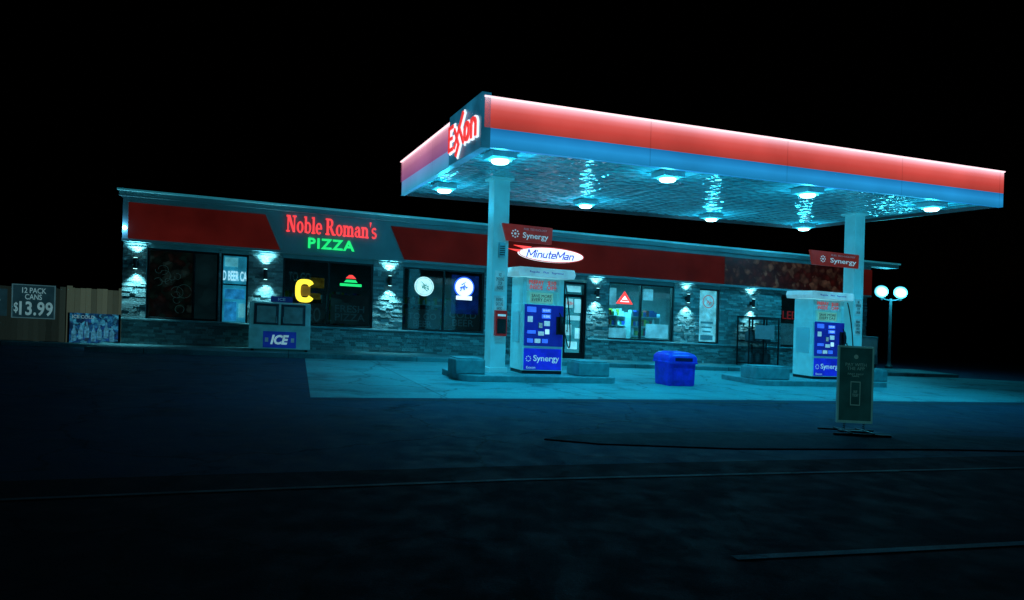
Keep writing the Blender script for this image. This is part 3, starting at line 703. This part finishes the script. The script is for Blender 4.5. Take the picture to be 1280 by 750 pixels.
# end sign
MB(CS).box(-dsn+.01, .0, -.13, .06, zb-.02, zt+.1).build('end_sign_box', can, mat('sign_box_teal', (.03, .2, .28), .35, emit=(.010, .15, .27), es=.6, var=.4, scale=1.5), bevel=.01)
redL = mat('red_logo_letter', (.8, .03, .03), .4, emit=(.9, .05, .05), es=.9, var=.05)
wl = mat('white_logo_edge', (.8, .8, .8), .5, emit=(.75, .9, 1), es=1.1, var=.05)
ea, eb = -1.97, -.14; z0, z1 = 4.74, 5.28
L = eb-ea
for m_, dd, g_, t_ in ((wl, .061, .028, .062), (redL, .10, 0, .038)):
    mb = MB(CS); kk = [0]
    def rect(a, b, c, d_):
        mb.box(a-g_, b+g_, dd, dd+.02+kk[0], c-g_, d_+g_); kk[0] += .0012
    def stroke(a, b):
        va = Vector((b[0]-a[0], b[1]-a[1])); va.normalize(); n_ = Vector((-va.y, va.x))*t_; e_ = va*g_
        mb.prism([(a[0]-e_.x+n_.x, a[1]-e_.y+n_.y), (b[0]+e_.x+n_.x, b[1]+e_.y+n_.y), (b[0]+e_.x-n_.x, b[1]+e_.y-n_.y), (a[0]-e_.x-n_.x, a[1]-e_.y-n_.y)], dd, dd+.02+kk[0]); kk[0] += .0012
    rect(ea, ea+.08, z0, z1); rect(ea, ea+.34, z0, z0+.075); rect(ea, ea+.34, z1-.075, z1); rect(ea, ea+.29, (z0+z1)/2-.035, (z0+z1)/2+.035)
    stroke((ea+L*.23, z1-.12), (ea+L*.41, z0+.02)); stroke((ea+L*.23, z0+.02), (ea+L*.55, z1+.10))
    stroke((ea+L*.39, z1-.12), (ea+L*.58, z0+.02)); stroke((ea+L*.30, z0-.16), (ea+L*.41, z0+.06))
    R0 = .18; mb.ring(ea+L*.69, z0+.2, R0*.95+g_, .085+2*g_, dd, dd+.034, n=24, ry=.2+g_)
    rect(ea+L*.82, ea+L*.82+.075, z0, z0+.38); rect(eb-.075, eb, z0, z0+.25)
    mb.ring((ea+L*.82+eb)/2, z0+.24, (eb-ea-L*.82)/2+g_, .075+2*g_, dd, dd+.036, n=14, a0=0, a1=PI, ry=.15+g_)
    mb.build('logo_lettering', can, m_)

col_m = mat('column_white_paint', (.36, .66, .70), .5, emit=(.04, .34, .42), es=.32, var=.12, scale=2, bump=.1, bscale=8)  # faint glow put into the paint stands in for light on the columns
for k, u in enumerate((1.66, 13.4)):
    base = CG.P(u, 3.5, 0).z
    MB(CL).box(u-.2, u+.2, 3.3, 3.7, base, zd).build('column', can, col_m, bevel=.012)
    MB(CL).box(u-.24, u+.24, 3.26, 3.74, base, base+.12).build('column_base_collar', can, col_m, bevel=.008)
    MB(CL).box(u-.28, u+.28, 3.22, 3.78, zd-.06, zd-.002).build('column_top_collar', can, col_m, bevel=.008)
lens_m = mat('canopy_lens', (.8, .8, .8), .3, emit=(.55, .98, 1), es=6, var=.02)
rim_m = mat('canopy_lens_rim', (.5, .8, .8), .3, emit=(.08, .72, .95), es=1.1, var=.02)
box_m = mat('fixture_paint', (.20, .42, .45), .5, emit=(.01, .10, .14), es=.7)  # housing gives no light itself; teal glow put in to lighten it
for u, d in ((.62, .75), (4.62, .75), (8.75, .8), (13.2, .85), (.7, 5.0), (5.1, 5.5), (9.95, 6.0), (14.2, 6.35)):
    t = thing('canopy_light', 'square surface-mounted canopy light with bright round lens', 'light', CL.P(u, d, 4.5), 'lights under the fuel canopy')
    MB(CL).box(u-.27, u+.27, d-.27, d+.27, 4.47, 4.598).build('housing', t, box_m, bevel=.015)
    MB(CL).revolve(u, d, [(.25, 4.469), (.24, 4.445), (.19, 4.44)]).build('lens_rim', t, rim_m, smooth=True)
    MB(CL).revolve(u, d, [(.18, 4.439), (.175, 4.405), (.14, 4.38), (.07, 4.37), (.0001, 4.368)]).build('lens', t, lens_m, smooth=True)
    lamp('SPOT', 'downlight', CL.P(u, d, 4.34), 560, CY, th=t, aim=(0, 0, -1), spot_size=math.radians(124), spot_blend=.95, shadow_soft_size=.13)
    lamp('POINT', 'light', CL.P(u, d, 4.08), 48, CY, th=t, shadow_soft_size=.08)

for u in (1.66, 13.4):
    for (w0, w1) in ((1.95, 2.45), (1.35, 1.85)):
        MB(CG).box(u-.13, u+.13, 3.285, 3.299, w0, w1).build('notice', can, poster_white)
    text(CG, can, 'NO\nSMOKING\nSTOP\nENGINE', dark_ink, 3.284, (u-.10, u+.10, 2.0, 2.4), .002, .0)
    text(CG, can, 'WARNING\nGASOLINE\nVAPORS\nFLAMMABLE', dark_ink, 3.284, (u-.10, u+.10, 1.4, 1.8), .002, .0)
for x0, y0, x1, y1 in ((628, 279, 691, 303), (1013, 313, 1074, 333)):
    dd = 3.18
    u0, u1, w0, w1 = CG.R(dd, x0, y0, x1, y1)
    t = thing('valance_sign', 'orange-red pump sign bracketed to a white canopy column', 'sign', CG.P((u0+u1)/2, dd, w0), 'signs on the canopy columns')
    hgt = (w1-w0)*.88
    MB(CG).prism([(u0+.12, w0), (u1-.02, w0), (u1, w0+hgt), (u0, w0+hgt)], dd, dd+.08).build('face', t, orange_print, bevel=.006)
    MB(CG).box(u0+.2, u0+.3, dd+.081, 3.299, w0+.1, w0+.2).build('bracket', t, grey_metal)
    text(CG, t, 'Synergy', white_print, dd, (u0+(u1-u0)*.40, u1-.12, w0+.06, w0+hgt*.58), .004, .01)
    text(CG, t, 'FUEL TECHNOLOGY', white_faint, dd, (u0+(u1-u0)*.42, u1-.16, w0+hgt*.72, w0+hgt*.84), .004, 0)
    cu_ = u0+(u1-u0)*.25; cw_ = w0+hgt*.45
    m_ = MB(CG)
    for q in range(8):
        a = q*math.pi/4; m_.disc(cu_+.085*math.cos(a), cw_+.085*math.sin(a), .02, dd-.006, dd-.001, n=8)
    m_.disc(cu_, cw_, .03, dd-.006, dd-.001, n=10).build('emblem', t, white_print)
u0, u1, w0, w1 = CG.R(3.2, 619, 388, 633, 420)
t = thing('fire_extinguisher_box', 'red fire extinguisher cabinet fixed to a white column', 'fire extinguisher', CG.P((u0+u1)/2, 3.2, w0))
MB(CG).box(u0, u1, 3.15, 3.298, w0, w1).build('cabinet', t, mat('extinguisher_red', (.3, .02, .02), .4, emit=(.45, .02, .02), es=.15), bevel=.01)  # cabinet is unlit; slight glow put in to keep it red
MB(CG).box(u0+.03, u1-.03, 3.14, 3.149, w0+.06, w1-.2).build('window', t, mat('dull_glass', (.05, .04, .04), .1))
MB(CG).box(u0+.04, u1-.04, 3.142, 3.149, w1-.14, w1-.09).build('label_plate', t, white_print)
u0, u1, w0, w1 = CG.R(3.2, 624, 303, 632, 322)
t = thing('intercom', 'small white intercom speaker fixed to a column', 'intercom', CG.P((u0+u1)/2, 3.2, w0))
MB(CG).box(u0, u1, 3.2, 3.298, w0, w1).build('body', t, white_metal, bevel=.01)
m_ = MB(CG)
for q in range(5): m_.box(u0+.02, u1-.02, 3.195, 3.199, w0+.06+q*.05, w0+.08+q*.05)
m_.build('grille', t, black)

# ------------------------------------------------------------------ ISLANDS + PUMPS
for a, b_ in ((.5, 4.6), (9.0, 13.95)):
    t = thing('pump_island', 'raised rounded concrete pump island under the canopy', 'pump island', CG.P((a+b_)/2, 3.5, -.15), 'islands under the canopy')
    pl = []
    d0, d1 = 2.5, 4.35; rr = .35
    for (cx_, cy_, a0) in ((b_-rr, d0+rr, -90), (b_-rr, d1-rr, 0), (a+rr, d1-rr, 90), (a+rr, d0+rr, 180)):
        for k in range(6):
            an = math.radians(a0+k*18); pl.append((cx_+rr*math.cos(an), cy_+rr*math.sin(an)))
    MB(CG).rings([[(u, d, -.22) for u, d in pl], [(u, d, 0) for u, d in pl]]).build('base', t, concrete_block, bevel=.02)
blocks = [CG.R(2.75, 569, 449, 606, 468), CG.R(2.75, 722, 453, 761, 473), CG.R(2.75, 944, 460, 986, 478), CG.R(2.75, 1080, 462, 1108, 480)]
for r in blocks:
    a, b_ = r[0], r[1]; h = .34
    t = thing('concrete_barrier', 'low square concrete guard block on the pump island', 'barrier', CG.P((a+b_)/2, 3.1, 0), 'guard blocks on the islands')
    MB(CG).box(a, b_, 2.7, 3.35, 0, h).build('block', t, concrete_block, bevel=.03)
    MB(CG).box(a+.04, b_-.04, 2.74, 3.31, h+.001, h+.03).build('cap', t, concrete_block, bevel=.01)

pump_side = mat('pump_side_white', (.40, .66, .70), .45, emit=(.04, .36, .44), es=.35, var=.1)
screen_m = mat('screen_glow', (.3, .5, .6), .3, emit=(.4, .8, 1), es=1.0)
lblue = mat('pale_blue_lit', (.1, .2, .6), .4, emit=(.03, .12, .8), es=.9)
def pump(u0, u1):
    d0, d1 = 3.08, 3.88; W_ = u1-u0
    t = thing('fuel_pump', 'white and blue fuel dispenser with lit screens on the concrete island', 'fuel pump', CG.P((u0+u1)/2, (d0+d1)/2, 0), 'fuel dispensers on the islands')
    b = lambda *a: MB(CG).box(*a)
    b(u0+.02, u1-.02, d0+.03, d1-.03, 0, .08).build('plinth', t, dark_metal)
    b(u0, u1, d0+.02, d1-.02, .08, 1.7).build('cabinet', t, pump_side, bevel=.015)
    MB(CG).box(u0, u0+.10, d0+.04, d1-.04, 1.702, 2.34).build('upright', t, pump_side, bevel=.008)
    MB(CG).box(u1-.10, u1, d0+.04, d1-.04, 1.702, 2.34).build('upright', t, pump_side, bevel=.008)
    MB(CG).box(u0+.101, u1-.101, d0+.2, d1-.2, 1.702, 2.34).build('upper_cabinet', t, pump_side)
    MB(CG).prism([(u0-.16, 2.36), (u1+.2, 2.36), (u1+.24, 2.46), (u1+.2, 2.58), (u0-.16, 2.58), (u0-.20, 2.46)], d0-.12, d1+.12).build('top_cap', t, mat('cap_white', (.6, .8, .8), .4, emit=(.3, .7, .8), es=.3), bevel=.012)
    text(CG, t, 'Regular   Plus   Supreme', blue_dark, d0-.12, (u0+.1, u1-.1, 2.44, 2.50), .004, .0)
    b(u0+.05, u1-.04, d0, d0+.02, .10, .62).build('lower_door', t, blue_lit, bevel=.006)
    text(CG, t, 'Synergy', white_print, d0, (u0+.30, u1-.10, .27, .46), .003, .015)
    text(CG, t, 'Exxon', white_print, d0, (u0+.12, u0+.36, .13, .19), .003, .01)
    m_ = MB(CG)
    for q in range(8):
        a = q*math.pi/4; m_.disc(u0+.17+.06*math.cos(a), .37+.06*math.sin(a), .015, d0-.006, d0-.001, n=8)
    m_.build('emblem', t, white_print)
    b(u0+.04, u1-.03, d0-.03, d0+.019, .68, 1.69).build('control_panel', t, blue_dark, bevel=.008)
    f = d0-.03
    def pl(a, c, w0, w1, m, nm, th=.012): b(u0+W_*a, u0+W_*c, f-th, f-.001, w0, w1).build(nm, t, m, bevel=.003)
    pl(.44, .66, 1.50, 1.60, lblue, 'price_display', .011); pl(.44, .66, 1.36, 1.46, lblue, 'volume_display')
    text(CG, t, '$ 0.00', screen_m, f-.012, (u0+W_*.47, u0+W_*.63, 1.525, 1.58), .002, 0)
    text(CG, t, '0.000', screen_m, f-.012, (u0+W_*.48, u0+W_*.63, 1.385, 1.44), .002, 0)
    pl(.08, .30, 1.50, 1.63, lblue, 'notice'); pl(.10, .22, 1.26, 1.40, white_print, 'instruction_panel')
    pl(.36, .46, 1.12, 1.26, grey_metal, 'keypad'); pl(.50, .64, 1.18, 1.30, white_print, 'card_reader')
    pl(.10, .30, .98, 1.06, lblue, 'notice'); pl(.36, .50, .94, 1.04, white_print, 'receipt_slot'); pl(.53, .63, .98, 1.1, screen_m, 'receipt_label')
    for q in range(3): pl(.10+q*.18, .24+q*.18, .76, .86, (lblue, white_print, lblue)[q], 'grade_button')
    k = MB(CG)
    for i in range(3):
        for j in range(4): k.box(u0+W_*.36+.02+i*.03, u0+W_*.36+.04+i*.03, f-.018, f-.0125, 1.13+j*.03, 1.15+j*.03)
    k.build('keypad_keys', t, white_print)
    b(u0+.12, u1-.12, d0+.05, d0+.199, 2.02, 2.33).build('header_panel', t, poster_white, bevel=.004)
    text(CG, t, 'PREPAY\nINSIDE', red_print, d0+.05, (u0+.16, u0+W_*.5, 2.06, 2.28), .003, .01)
    text(CG, t, '$10\nOFF', red_print, d0+.05, (u0+W_*.58, u1-.2, 2.06, 2.28), .003, .01)
    b(u0+.18, u1-.3, d0+.02, d0+.04, 1.73, 1.98).build('promotion_plate', t, mat('cream_plate', (.5, .62, .45), .5, emit=(.2, .6, .45), es=.3), bevel=.003)
    text(CG, t, 'SAVE MORE\nEVERY DAY', dark_ink, d0+.02, (u0+.22, u1-.34, 1.77, 1.94), .003, .0)
    b(u0-.012, u0-.001, d0+.15, d1-.15, .75, 1.5).build('side_panel', t, white_metal, bevel=.004)
    un = u1-.13; dn = d0-.10
    b(un-.10, un+.09, d0-.09, d0-.031, .98, 1.42).build('nozzle_holster', t, black, bevel=.015)
    MB(CG).tube([(un, dn-.02, 1.42), (un, dn-.05, 1.25), (un+.02, dn-.04, 1.08)], [.035, .045, .03]).tube([(un, dn-.05, 1.38), (un-.02, dn-.11, 1.28), (un, dn-.06, 1.15)], .012).tube([(un, dn-.03, 1.4), (un-.05, dn-.01, 1.52)], [.022, .014]).build('nozzle', t, black, smooth=True)
    hp = []
    for q in range(19):
        s = q/18
        hp.append((un+.06+.11*math.sin(s*math.pi), dn-.05-.14*math.sin(s*math.pi), 2.3*(1-s)+1.1*s - 1.25*math.sin(s*math.pi)**1.2*(.35+.65*s)))
    MB(CG).tube(hp, .016, 8).build('hose', t, black, smooth=True)
    return t
pump(2.2, 3.3); pump(11.42, 12.62)

# ------------------------------------------------------------------ WASTE BIN
bx, by = gpt(843, 481)
FB = Frame((bx, by), YT, YN, off=.004, out=-1)
t = thing('waste_bin', 'boxy blue plastic waste bin with domed lid on the forecourt', 'waste bin', FB.P(0, 0, 0))
blue_pl = mat('blue_plastic', (.02, .04, .6), .38, emit=(.003, .012, .42), es=.3, var=.3, scale=5)
lid_pl = mat('blue_plastic_lid', (.02, .06, .62), .35, emit=(.003, .02, .5), es=.3, var=.2, scale=5)
def rr_ring(hu, hd, w_, r=.07, fd=0):
    o = []
    for (cx_, cy_, a0) in ((hu-r, -hd+r, -90), (hu-r, hd-r, 0), (-hu+r, hd-r, 90), (-hu+r, -hd+r, 180)):
        for k in range(5):
            an = math.radians(a0+k*22.5); o.append((cx_+r*math.cos(an), fd+cy_+r*math.sin(an), w_))
    return o
MB(FB).rings([rr_ring(.37, .31, .0, .04), rr_ring(.385, .325, .04, .04), rr_ring(.40, .34, .56, .04)]).build('body', t, blue_pl, smooth=True)
MB(FB).box(-.28, .28, -.352, -.33, .14, .44).build('front_panel', t, blue_pl, bevel=.02)
MB(FB).rings([rr_ring(.44, .38, .562, .05), rr_ring(.445, .385, .60, .05), rr_ring(.43, .37, .605, .05), rr_ring(.43, .37, .72, .06), rr_ring(.39, .33, .80, .1), rr_ring(.28, .22, .845, .1), rr_ring(.12, .08, .86, .05)]).build('lid', t, lid_pl, smooth=True)
MB(FB).box(-.26, .26, -.383, -.371, .625, .71).build('flap', t, mat('dark_blue_plastic', (.01, .02, .12), .4), bevel=.01)
for a, b_ in ((-.47, -.446), (.446, .47)): MB(FB).box(a, b_, -.08, .08, .565, .60).build('handle', t, blue_pl, bevel=.008)

# ------------------------------------------------------------------ PAVEMENT SIGN
ax_, ay_ = gpt(1067, 543)
FA = Frame((ax_, ay_), (math.cos(.05), math.sin(.05)), (-math.sin(.05), math.cos(.05)), off=.02, out=-1)
t = thing('pavement_sign', 'upright framed poster stand on spring feet on the verge', 'sign', FA.P(0, 0, 0))
hw = .29
MB(FA).box(-hw, -hw+.025, -.025, .025, .16, 1.38).box(hw-.025, hw, -.025, .025, .16, 1.38).box(-hw+.025, hw-.025, -.025, .025, .16, .20).box(-hw+.025, hw-.025, -.025, .025, 1.35, 1.38).build('frame', t, mat('sign_frame_grey', (.06, .20, .21), .4, emit=(.02, .12, .13), es=.4), bevel=.006)
MB(FA).box(-hw+.025, hw-.025, -.012, .012, .20, 1.35).build('poster', t, mat('dim_poster', (.006, .05, .055), .6, emit=(.004, .05, .055), es=.24, var=.35, scale=3, spec=.2))
pale = mat('poster_pale', (.06, .25, .26), .6, emit=(.05, .2, .2), es=.22)
text(FA, t, 'PAY WITH\nTHE APP', pale, -.012, (-.17, .17, 1.0, 1.11), .003, .0)
MB(FA).disc(0, 1.21, .035, -.016, -.0125).build('emblem', t, pale)
text(FA, t, 'FAST EASY\nSAFE', pale, -.012, (-.13, .13, .89, .95), .003, 0)
MB(FA).box(-.08, -.07, -.018, -.0125, .44, .82).box(.07, .08, -.018, -.0125, .44, .82).box(-.07, .07, -.018, -.0125, .44, .455).box(-.07, .07, -.018, -.0125, .805, .82).build('phone_outline', t, pale)
text(FA, t, 'SAVE\nTODAY', pale, -.0125, (-.05, .05, .58, .68), .003, .0)
for s in (-.16, .16):
    MB(FA).tube([(s+.02*math.cos(q*1.3), .02*math.sin(q*1.3), .04+q*.006) for q in range(21)], .005, 6).build('spring', t, black, smooth=True)
MB(FA).box(-.24, .24, -.05, .05, .015, .045).box(-.46, .46, -.26, -.22, .0, .03).box(-.46, .46, .22, .26, .0, .03).box(-.2, -.16, -.26, .26, .0301, .05).box(.16, .2, -.26, .26, .0301, .05).build('foot', t, black, bevel=.006)

# ------------------------------------------------------------------ ICE CHEST
r = B.R(1.15, 311, 380, 388, 436)
u0, u1 = r[0], r[1]; hI = 1.38
t = thing('ice_chest', 'white ice freezer with sloped doors and blue ICE sign', 'ice freezer', B.P((u0+u1)/2, .7, 0))
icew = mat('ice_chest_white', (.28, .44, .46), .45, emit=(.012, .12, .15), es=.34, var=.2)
MB(B).uprism([(.25, .06), (1.15, .06), (1.15, .72), (.95, hI), (.25, hI)], u0, u1).build('cabinet', t, icew, bevel=.02)
for s in (0, 1):
    a = u0+.12+s*(u1-u0-.2)/2; b_ = a+(u1-u0-.32)/2
    MB(B).rings([[(a, 1.153, .74), (b_, 1.153, .74), (b_, 1.18, .745), (a, 1.18, .745)], [(a, .962, hI-.05), (b_, .962, hI-.05), (b_, .99, hI-.045), (a, .99, hI-.045)]]).build('door', t, mat('ice_door_grey', (.06, .09, .11), .3), bevel=.006)
    MB(B).rings([[(a+.08, 1.176, .80), (b_-.08, 1.176, .80), (b_-.08, 1.182, .802), (a+.08, 1.182, .802)], [(a+.08, 1.015, hI-.12), (b_-.08, 1.015, hI-.12), (b_-.08, 1.025, hI-.117), (a+.08, 1.025, hI-.117)]]).build('door_panel', t, mat('ice_door_panel', (.12, .20, .22), .35, emit=(.01, .08, .1), es=.25, var=.3))
    MB(B).tube([(b_-.06-s*(b_-a-.12), 1.2, .80), (b_-.06-s*(b_-a-.12), 1.16, .98)], .014).build('handle', t, grey_metal)
rr = (u0+.38, u1-.38, .10, .56)
plate(B, t, 'front_sign', mat('ice_sign_blue', (.015, .03, .25), .4, emit=(.003, .02, .20), es=.6), 1.151, rr, .015)
text(B, t, 'ICE', white_print, 1.167, inset(rr, .22, .78, .2, .8), .006, .045, .25)
for aa in ((.06, .16), (.84, .94)): MB(B).box(*inset(rr, *aa, .3, .7)[:2], 1.167, 1.172, rr[2]+.16, rr[3]-.18).build('sign_mark', t, white_faint)
plate(B, t, 'top_sign', mat('dim_blue_sign', (.01, .02, .12), .4, emit=(.003, .02, .12), es=.4), .6, (u0+.55, u1-.5, hI+.002, hI+.17), .03)
text(B, t, 'ICE', white_faint, .631, (u0+.75, u1-.7, hI+.05, hI+.13), .005, .02)
for a, b_ in ((u0+.06, u0+.14), (u1-.14, u1-.06)): MB(B).box(a, b_, .3, 1.1, 0, .058).build('foot', t, black)

# ------------------------------------------------------------------ CYLINDER CAGE + BOX
r = B.R(.9, 936, 400, 974, 452); u0, u1 = r[0], r[1]; hh = 1.75
t = thing('gas_cylinder_cage', 'dark steel gas cylinder cage beside the shop wall', 'cage', B.P((u0+u1)/2, .55, 0))
m_ = MB(B)
for u in (u0, (u0+u1)/2-.02, u1-.04):
    for d in (.2, .86): m_.box(u, u+.04, d, d+.04, 0, hh)
for w_ in (.06, .88, hh-.04):
    m_.box(u0+.041, u1-.041, .865, .895, w_, w_+.035).box(u0+.041, u1-.041, .205, .235, w_, w_+.035)
m_.build('frame', t, dark_metal)
m_ = MB(B); n = 22
for k in range(1, n): m_.box(u0+(u1-u0)*k/n-.003, u0+(u1-u0)*k/n+.003, .902, .908, .06, hh)
for k in range(1, 26): m_.box(u0, u1, .909, .914, .06+k*.065, .066+k*.065)
m_.build('wire_mesh', t, dark_metal)
MB(B).box(u0, u1, .2, .9, hh+.002, hh+.05).build('top_panel', t, dark_metal)
MB(B).box(u0+.05, u1-.05, .25, .86, .84, .86).build('shelf', t, dark_metal)
plate(B, t, 'notice', mat('dim_notice', (.15, .24, .26), .5, emit=(.03, .12, .15), es=.2), .915, (u0+.25, u1-.25, 1.0, 1.5), .01)
for lv in (.1, .87):
    for k in range(3):
        c = u0+.28+k*(u1-u0-.56)/2
        MB(B).revolve(c, .55, [(.10, lv), (.15, lv+.04), (.155, lv+.3), (.12, lv+.37), (.05, lv+.40), (.05, lv+.44), (.10, lv+.45), (.10, lv+.5)]).build('gas_cylinder', t, mat('cylinder_grey', (.12, .13, .14), .4), smooth=True)
u0, u1, w0, w1 = B.R(1.0, 1068, 412, 1098, 440)
t = thing('vending_cabinet', 'small pale steel cabinet on legs beside the shop wall', 'cabinet', B.P((u0+u1)/2, .7, 0))
MB(B).box(u0, u1, .5, 1.0, .25, 1.3).build('body', t, mat('cabinet_teal_grey', (.12, .22, .24), .45), bevel=.02)
MB(B).box(u0+.08, u1-.08, 1.001, 1.02, .6, 1.22).build('door', t, mat('cab_door', (.1, .2, .22), .3, emit=(.02, .12, .15), es=.2))
for a, b_ in ((u0+.05, u0+.1), (u1-.1, u1-.05)): MB(B).box(a, b_, .55, .95, 0, .249).build('leg', t, dark_metal)

# ------------------------------------------------------------------ FENCES + SIGNS
FF = Frame((-10.9, 19.1), (.9497, .3131), (.3131, -.9497), off=0, out=1)
DF = -1.2
def fence(x0, x1, ytop, m, label):
    u0, u1, w0, w1 = FF.R(DF, x0, ytop, x1, 428)
    t = thing('wooden_fence', label, 'fence', FF.P((u0+u1)/2, DF, 0))
    p = MB(FF); u = u0
    while u < u1-.02:
        l = min(.14, u1-u); p.box(u+.005, u+l-.005, DF, DF+.02+random.uniform(0, .012), .04, w1+random.uniform(-.02, .01)); u += l
    p.build('planks', t, m)
    q = MB(FF)
    for k in range(int((u1-u0)/2)+2):
        c = min(u0+k*2, u1-.05); q.box(c-.05, c+.05, DF-.12, DF+.05, 0, w1+.05)
    q.box(u0, u1, DF-.05, DF-.003, .35, .44).build('posts_and_rail', t, m)
def wood(name, base, em, es):  # per-board glow put into the wood stands in for light on the fence
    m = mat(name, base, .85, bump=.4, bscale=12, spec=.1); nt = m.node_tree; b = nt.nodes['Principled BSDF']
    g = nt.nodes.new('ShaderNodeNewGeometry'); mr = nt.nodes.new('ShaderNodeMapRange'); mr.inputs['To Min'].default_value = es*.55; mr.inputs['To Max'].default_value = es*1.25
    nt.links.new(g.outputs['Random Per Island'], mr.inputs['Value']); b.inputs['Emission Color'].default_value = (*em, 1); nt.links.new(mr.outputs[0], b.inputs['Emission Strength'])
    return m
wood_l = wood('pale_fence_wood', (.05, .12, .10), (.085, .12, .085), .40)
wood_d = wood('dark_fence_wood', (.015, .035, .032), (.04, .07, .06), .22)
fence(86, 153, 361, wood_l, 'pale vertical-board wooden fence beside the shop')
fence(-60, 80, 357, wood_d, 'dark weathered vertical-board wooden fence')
ban_m = mat('banner_dark', (.02, .035, .045), .5, emit=(.015, .06, .08), es=.3)
wd = mat('banner_white', (.5, .6, .6), .6, emit=(.30, .62, .68), es=.32)
r = FF.R(DF+.06, 16, 357, 68, 397)
t = thing('price_banner', 'framed dark price banner with white numerals on the fence', 'banner', FF.P((r[0]+r[1])/2, DF+.06, r[2]))
plate(FF, t, 'sheet', ban_m, DF+.06, r, .01)
e = .025
MB(FF).box(r[0]-e, r[0], DF+.055, DF+.085, r[2]-e, r[3]+e).box(r[1], r[1]+e, DF+.055, DF+.085, r[2]-e, r[3]+e).box(r[0], r[1], DF+.055, DF+.085, r[2]-e, r[2]).box(r[0], r[1], DF+.055, DF+.085, r[3], r[3]+e).build('border', t, mat('border_grey_blue', (.2, .3, .33), .5, emit=(.08, .22, .26), es=.3))
text(FF, t, '12 PACK\nCANS', wd, DF+.07, inset(r, .22, .8, .56, .93), .003, .01)
text(FF, t, '$', wd, DF+.07, inset(r, .03, .13, .12, .46), .003, .01)
text(FF, t, '13.99', wd, DF+.07, inset(r, .16, .97, .06, .50), .003, .025, space=1.05)
r = FF.R(DF+.06, -30, 360, 9, 394)
t = thing('price_banner', 'dark price banner with white lettering fixed to the fence', 'banner', FF.P((r[0]+r[1])/2, DF+.06, r[2]))
plate(FF, t, 'sheet', ban_m, DF+.06, r, .01); text(FF, t, '2 FOR\n$5', wd, DF+.07, inset(r, .1, .78, .08, .92), .003, .01)
r = FF.R(DF+.3, 87, 392, 148, 429)
t = thing('advertising_banner', 'busy blue and white drinks banner on the fence', 'banner', FF.P((r[0]+r[1])/2, DF+.3, r[2]))
r = (r[0], r[1], max(r[2], .03), r[3])
plate(FF, t, 'sheet', graphic('drinks_graphic', [(.005, .03, .08), (.01, .12, .32), (.05, .36, .55), (.005, .03, .08), (.01, .08, .28), (.02, .05, .10)], 9, .6, .4), DF+.3, r, .01)
text(FF, t, 'ICE COLD', wd, DF+.31, inset(r, .05, .50, .82, .93), .003, .01)
bt = mat('bottle_print', (.1, .3, .45), .5, emit=(.08, .4, .62), es=.3, var=.6, scale=14)
for k in range(7):
    c = r[0]+(r[1]-r[0])*(.09+.13*k+.01*(k % 2)); h0 = r[2]+.05+.05*(k % 3)
    MB(FF).prism([(c-.06, h0), (c+.06, h0), (c+.06, h0+.26), (c+.02, h0+.36), (c+.02, h0+.46), (c-.02, h0+.46), (c-.02, h0+.36), (c-.06, h0+.26)], DF+.312, DF+.32).build('bottle_picture', t, bt)
for a, b_ in ((r[0]-.05, r[0]), (r[1], r[1]+.05)): MB(FF).box(a, b_, DF+.27, DF+.33, 0, r[3]).build('post', t, dark_metal)

# ------------------------------------------------------------------ STREET LAMP
lx, ly = gpt(1111, 461)
FS = Frame((lx, ly), (1, 0), (0, 1), off=0, out=-1)
kx = ly/FPX
hl = 96*kx; arm = 12*kx
t = thing('street_lamp', 'dark lamp post with two bright globe lamps', 'street lamp', FS.P(0, 0, 0))
MB(FS).revolve(0, 0, [(.16, 0), (.16, .12), (.09, .2), (.07, .4), (.055, hl-.45), (.055, hl-.3)], 14).build('post', t, mat('lamp_post_paint', (.05, .09, .10), .4), smooth=True)
MB(FS).tube([(-arm, 0, hl-.28), (-arm*.5, 0, hl-.36), (0, 0, hl-.38), (arm*.5, 0, hl-.36), (arm, 0, hl-.28)], .03).build('arm', t, MATS['lamp_post_paint'], smooth=True)
def globe_mat():
    m = bpy.data.materials.new('frosted_globe'); m.use_nodes = True; nt = m.node_tree; b = nt.nodes['Principled BSDF']
    tc = nt.nodes.new('ShaderNodeTexCoord'); nz = nt.nodes.new('ShaderNodeTexNoise'); nz.inputs['Scale'].default_value = 6; nt.links.new(tc.outputs['Object'], nz.inputs[0])
    lw = nt.nodes.new('ShaderNodeLayerWeight'); lw.inputs[0].default_value = .5
    ad = nt.nodes.new('ShaderNodeMath'); ad.operation = 'MULTIPLY_ADD'; ad.inputs[1].default_value = .1; nt.links.new(nz.outputs[0], ad.inputs[0]); nt.links.new(lw.outputs['Facing'], ad.inputs[2])
    cr = nt.nodes.new('ShaderNodeValToRGB'); el = cr.color_ramp.elements
    el[0].position = .05; el[0].color = (1, 1, 1, 1); el[1].position = .8; el[1].color = (.01, .30, .45, 1); e = el.new(.4); e.color = (.25, .85, 1, 1)
    nt.links.new(ad.outputs[0], cr.inputs[0]); nt.links.new(cr.outputs[0], b.inputs['Emission Color']); b.inputs['Emission Strength'].default_value = 1.6
    return m
gm_ = globe_mat()
for s in (-arm, arm):
    gr0 = .28
    MB(FS).revolve(s, 0, [(.001, hl-gr0)]+[(gr0*math.sin(q*math.pi/12), hl-gr0*math.cos(q*math.pi/12)) for q in range(1, 12)]+[(.001, hl+gr0)], 22).build('globe', t, gm_, smooth=True)
    lamp('POINT', 'light', FS.P(s, -.4, hl-.1), 110, (.05, .72, 1), th=t, shadow_soft_size=.25)
    MB(FS).revolve(s, 0, [(.06, hl-gr0-.1), (.08, hl-gr0-.02), (.07, hl-gr0+.02)], 12).build('collar', t, dark_metal, smooth=True)
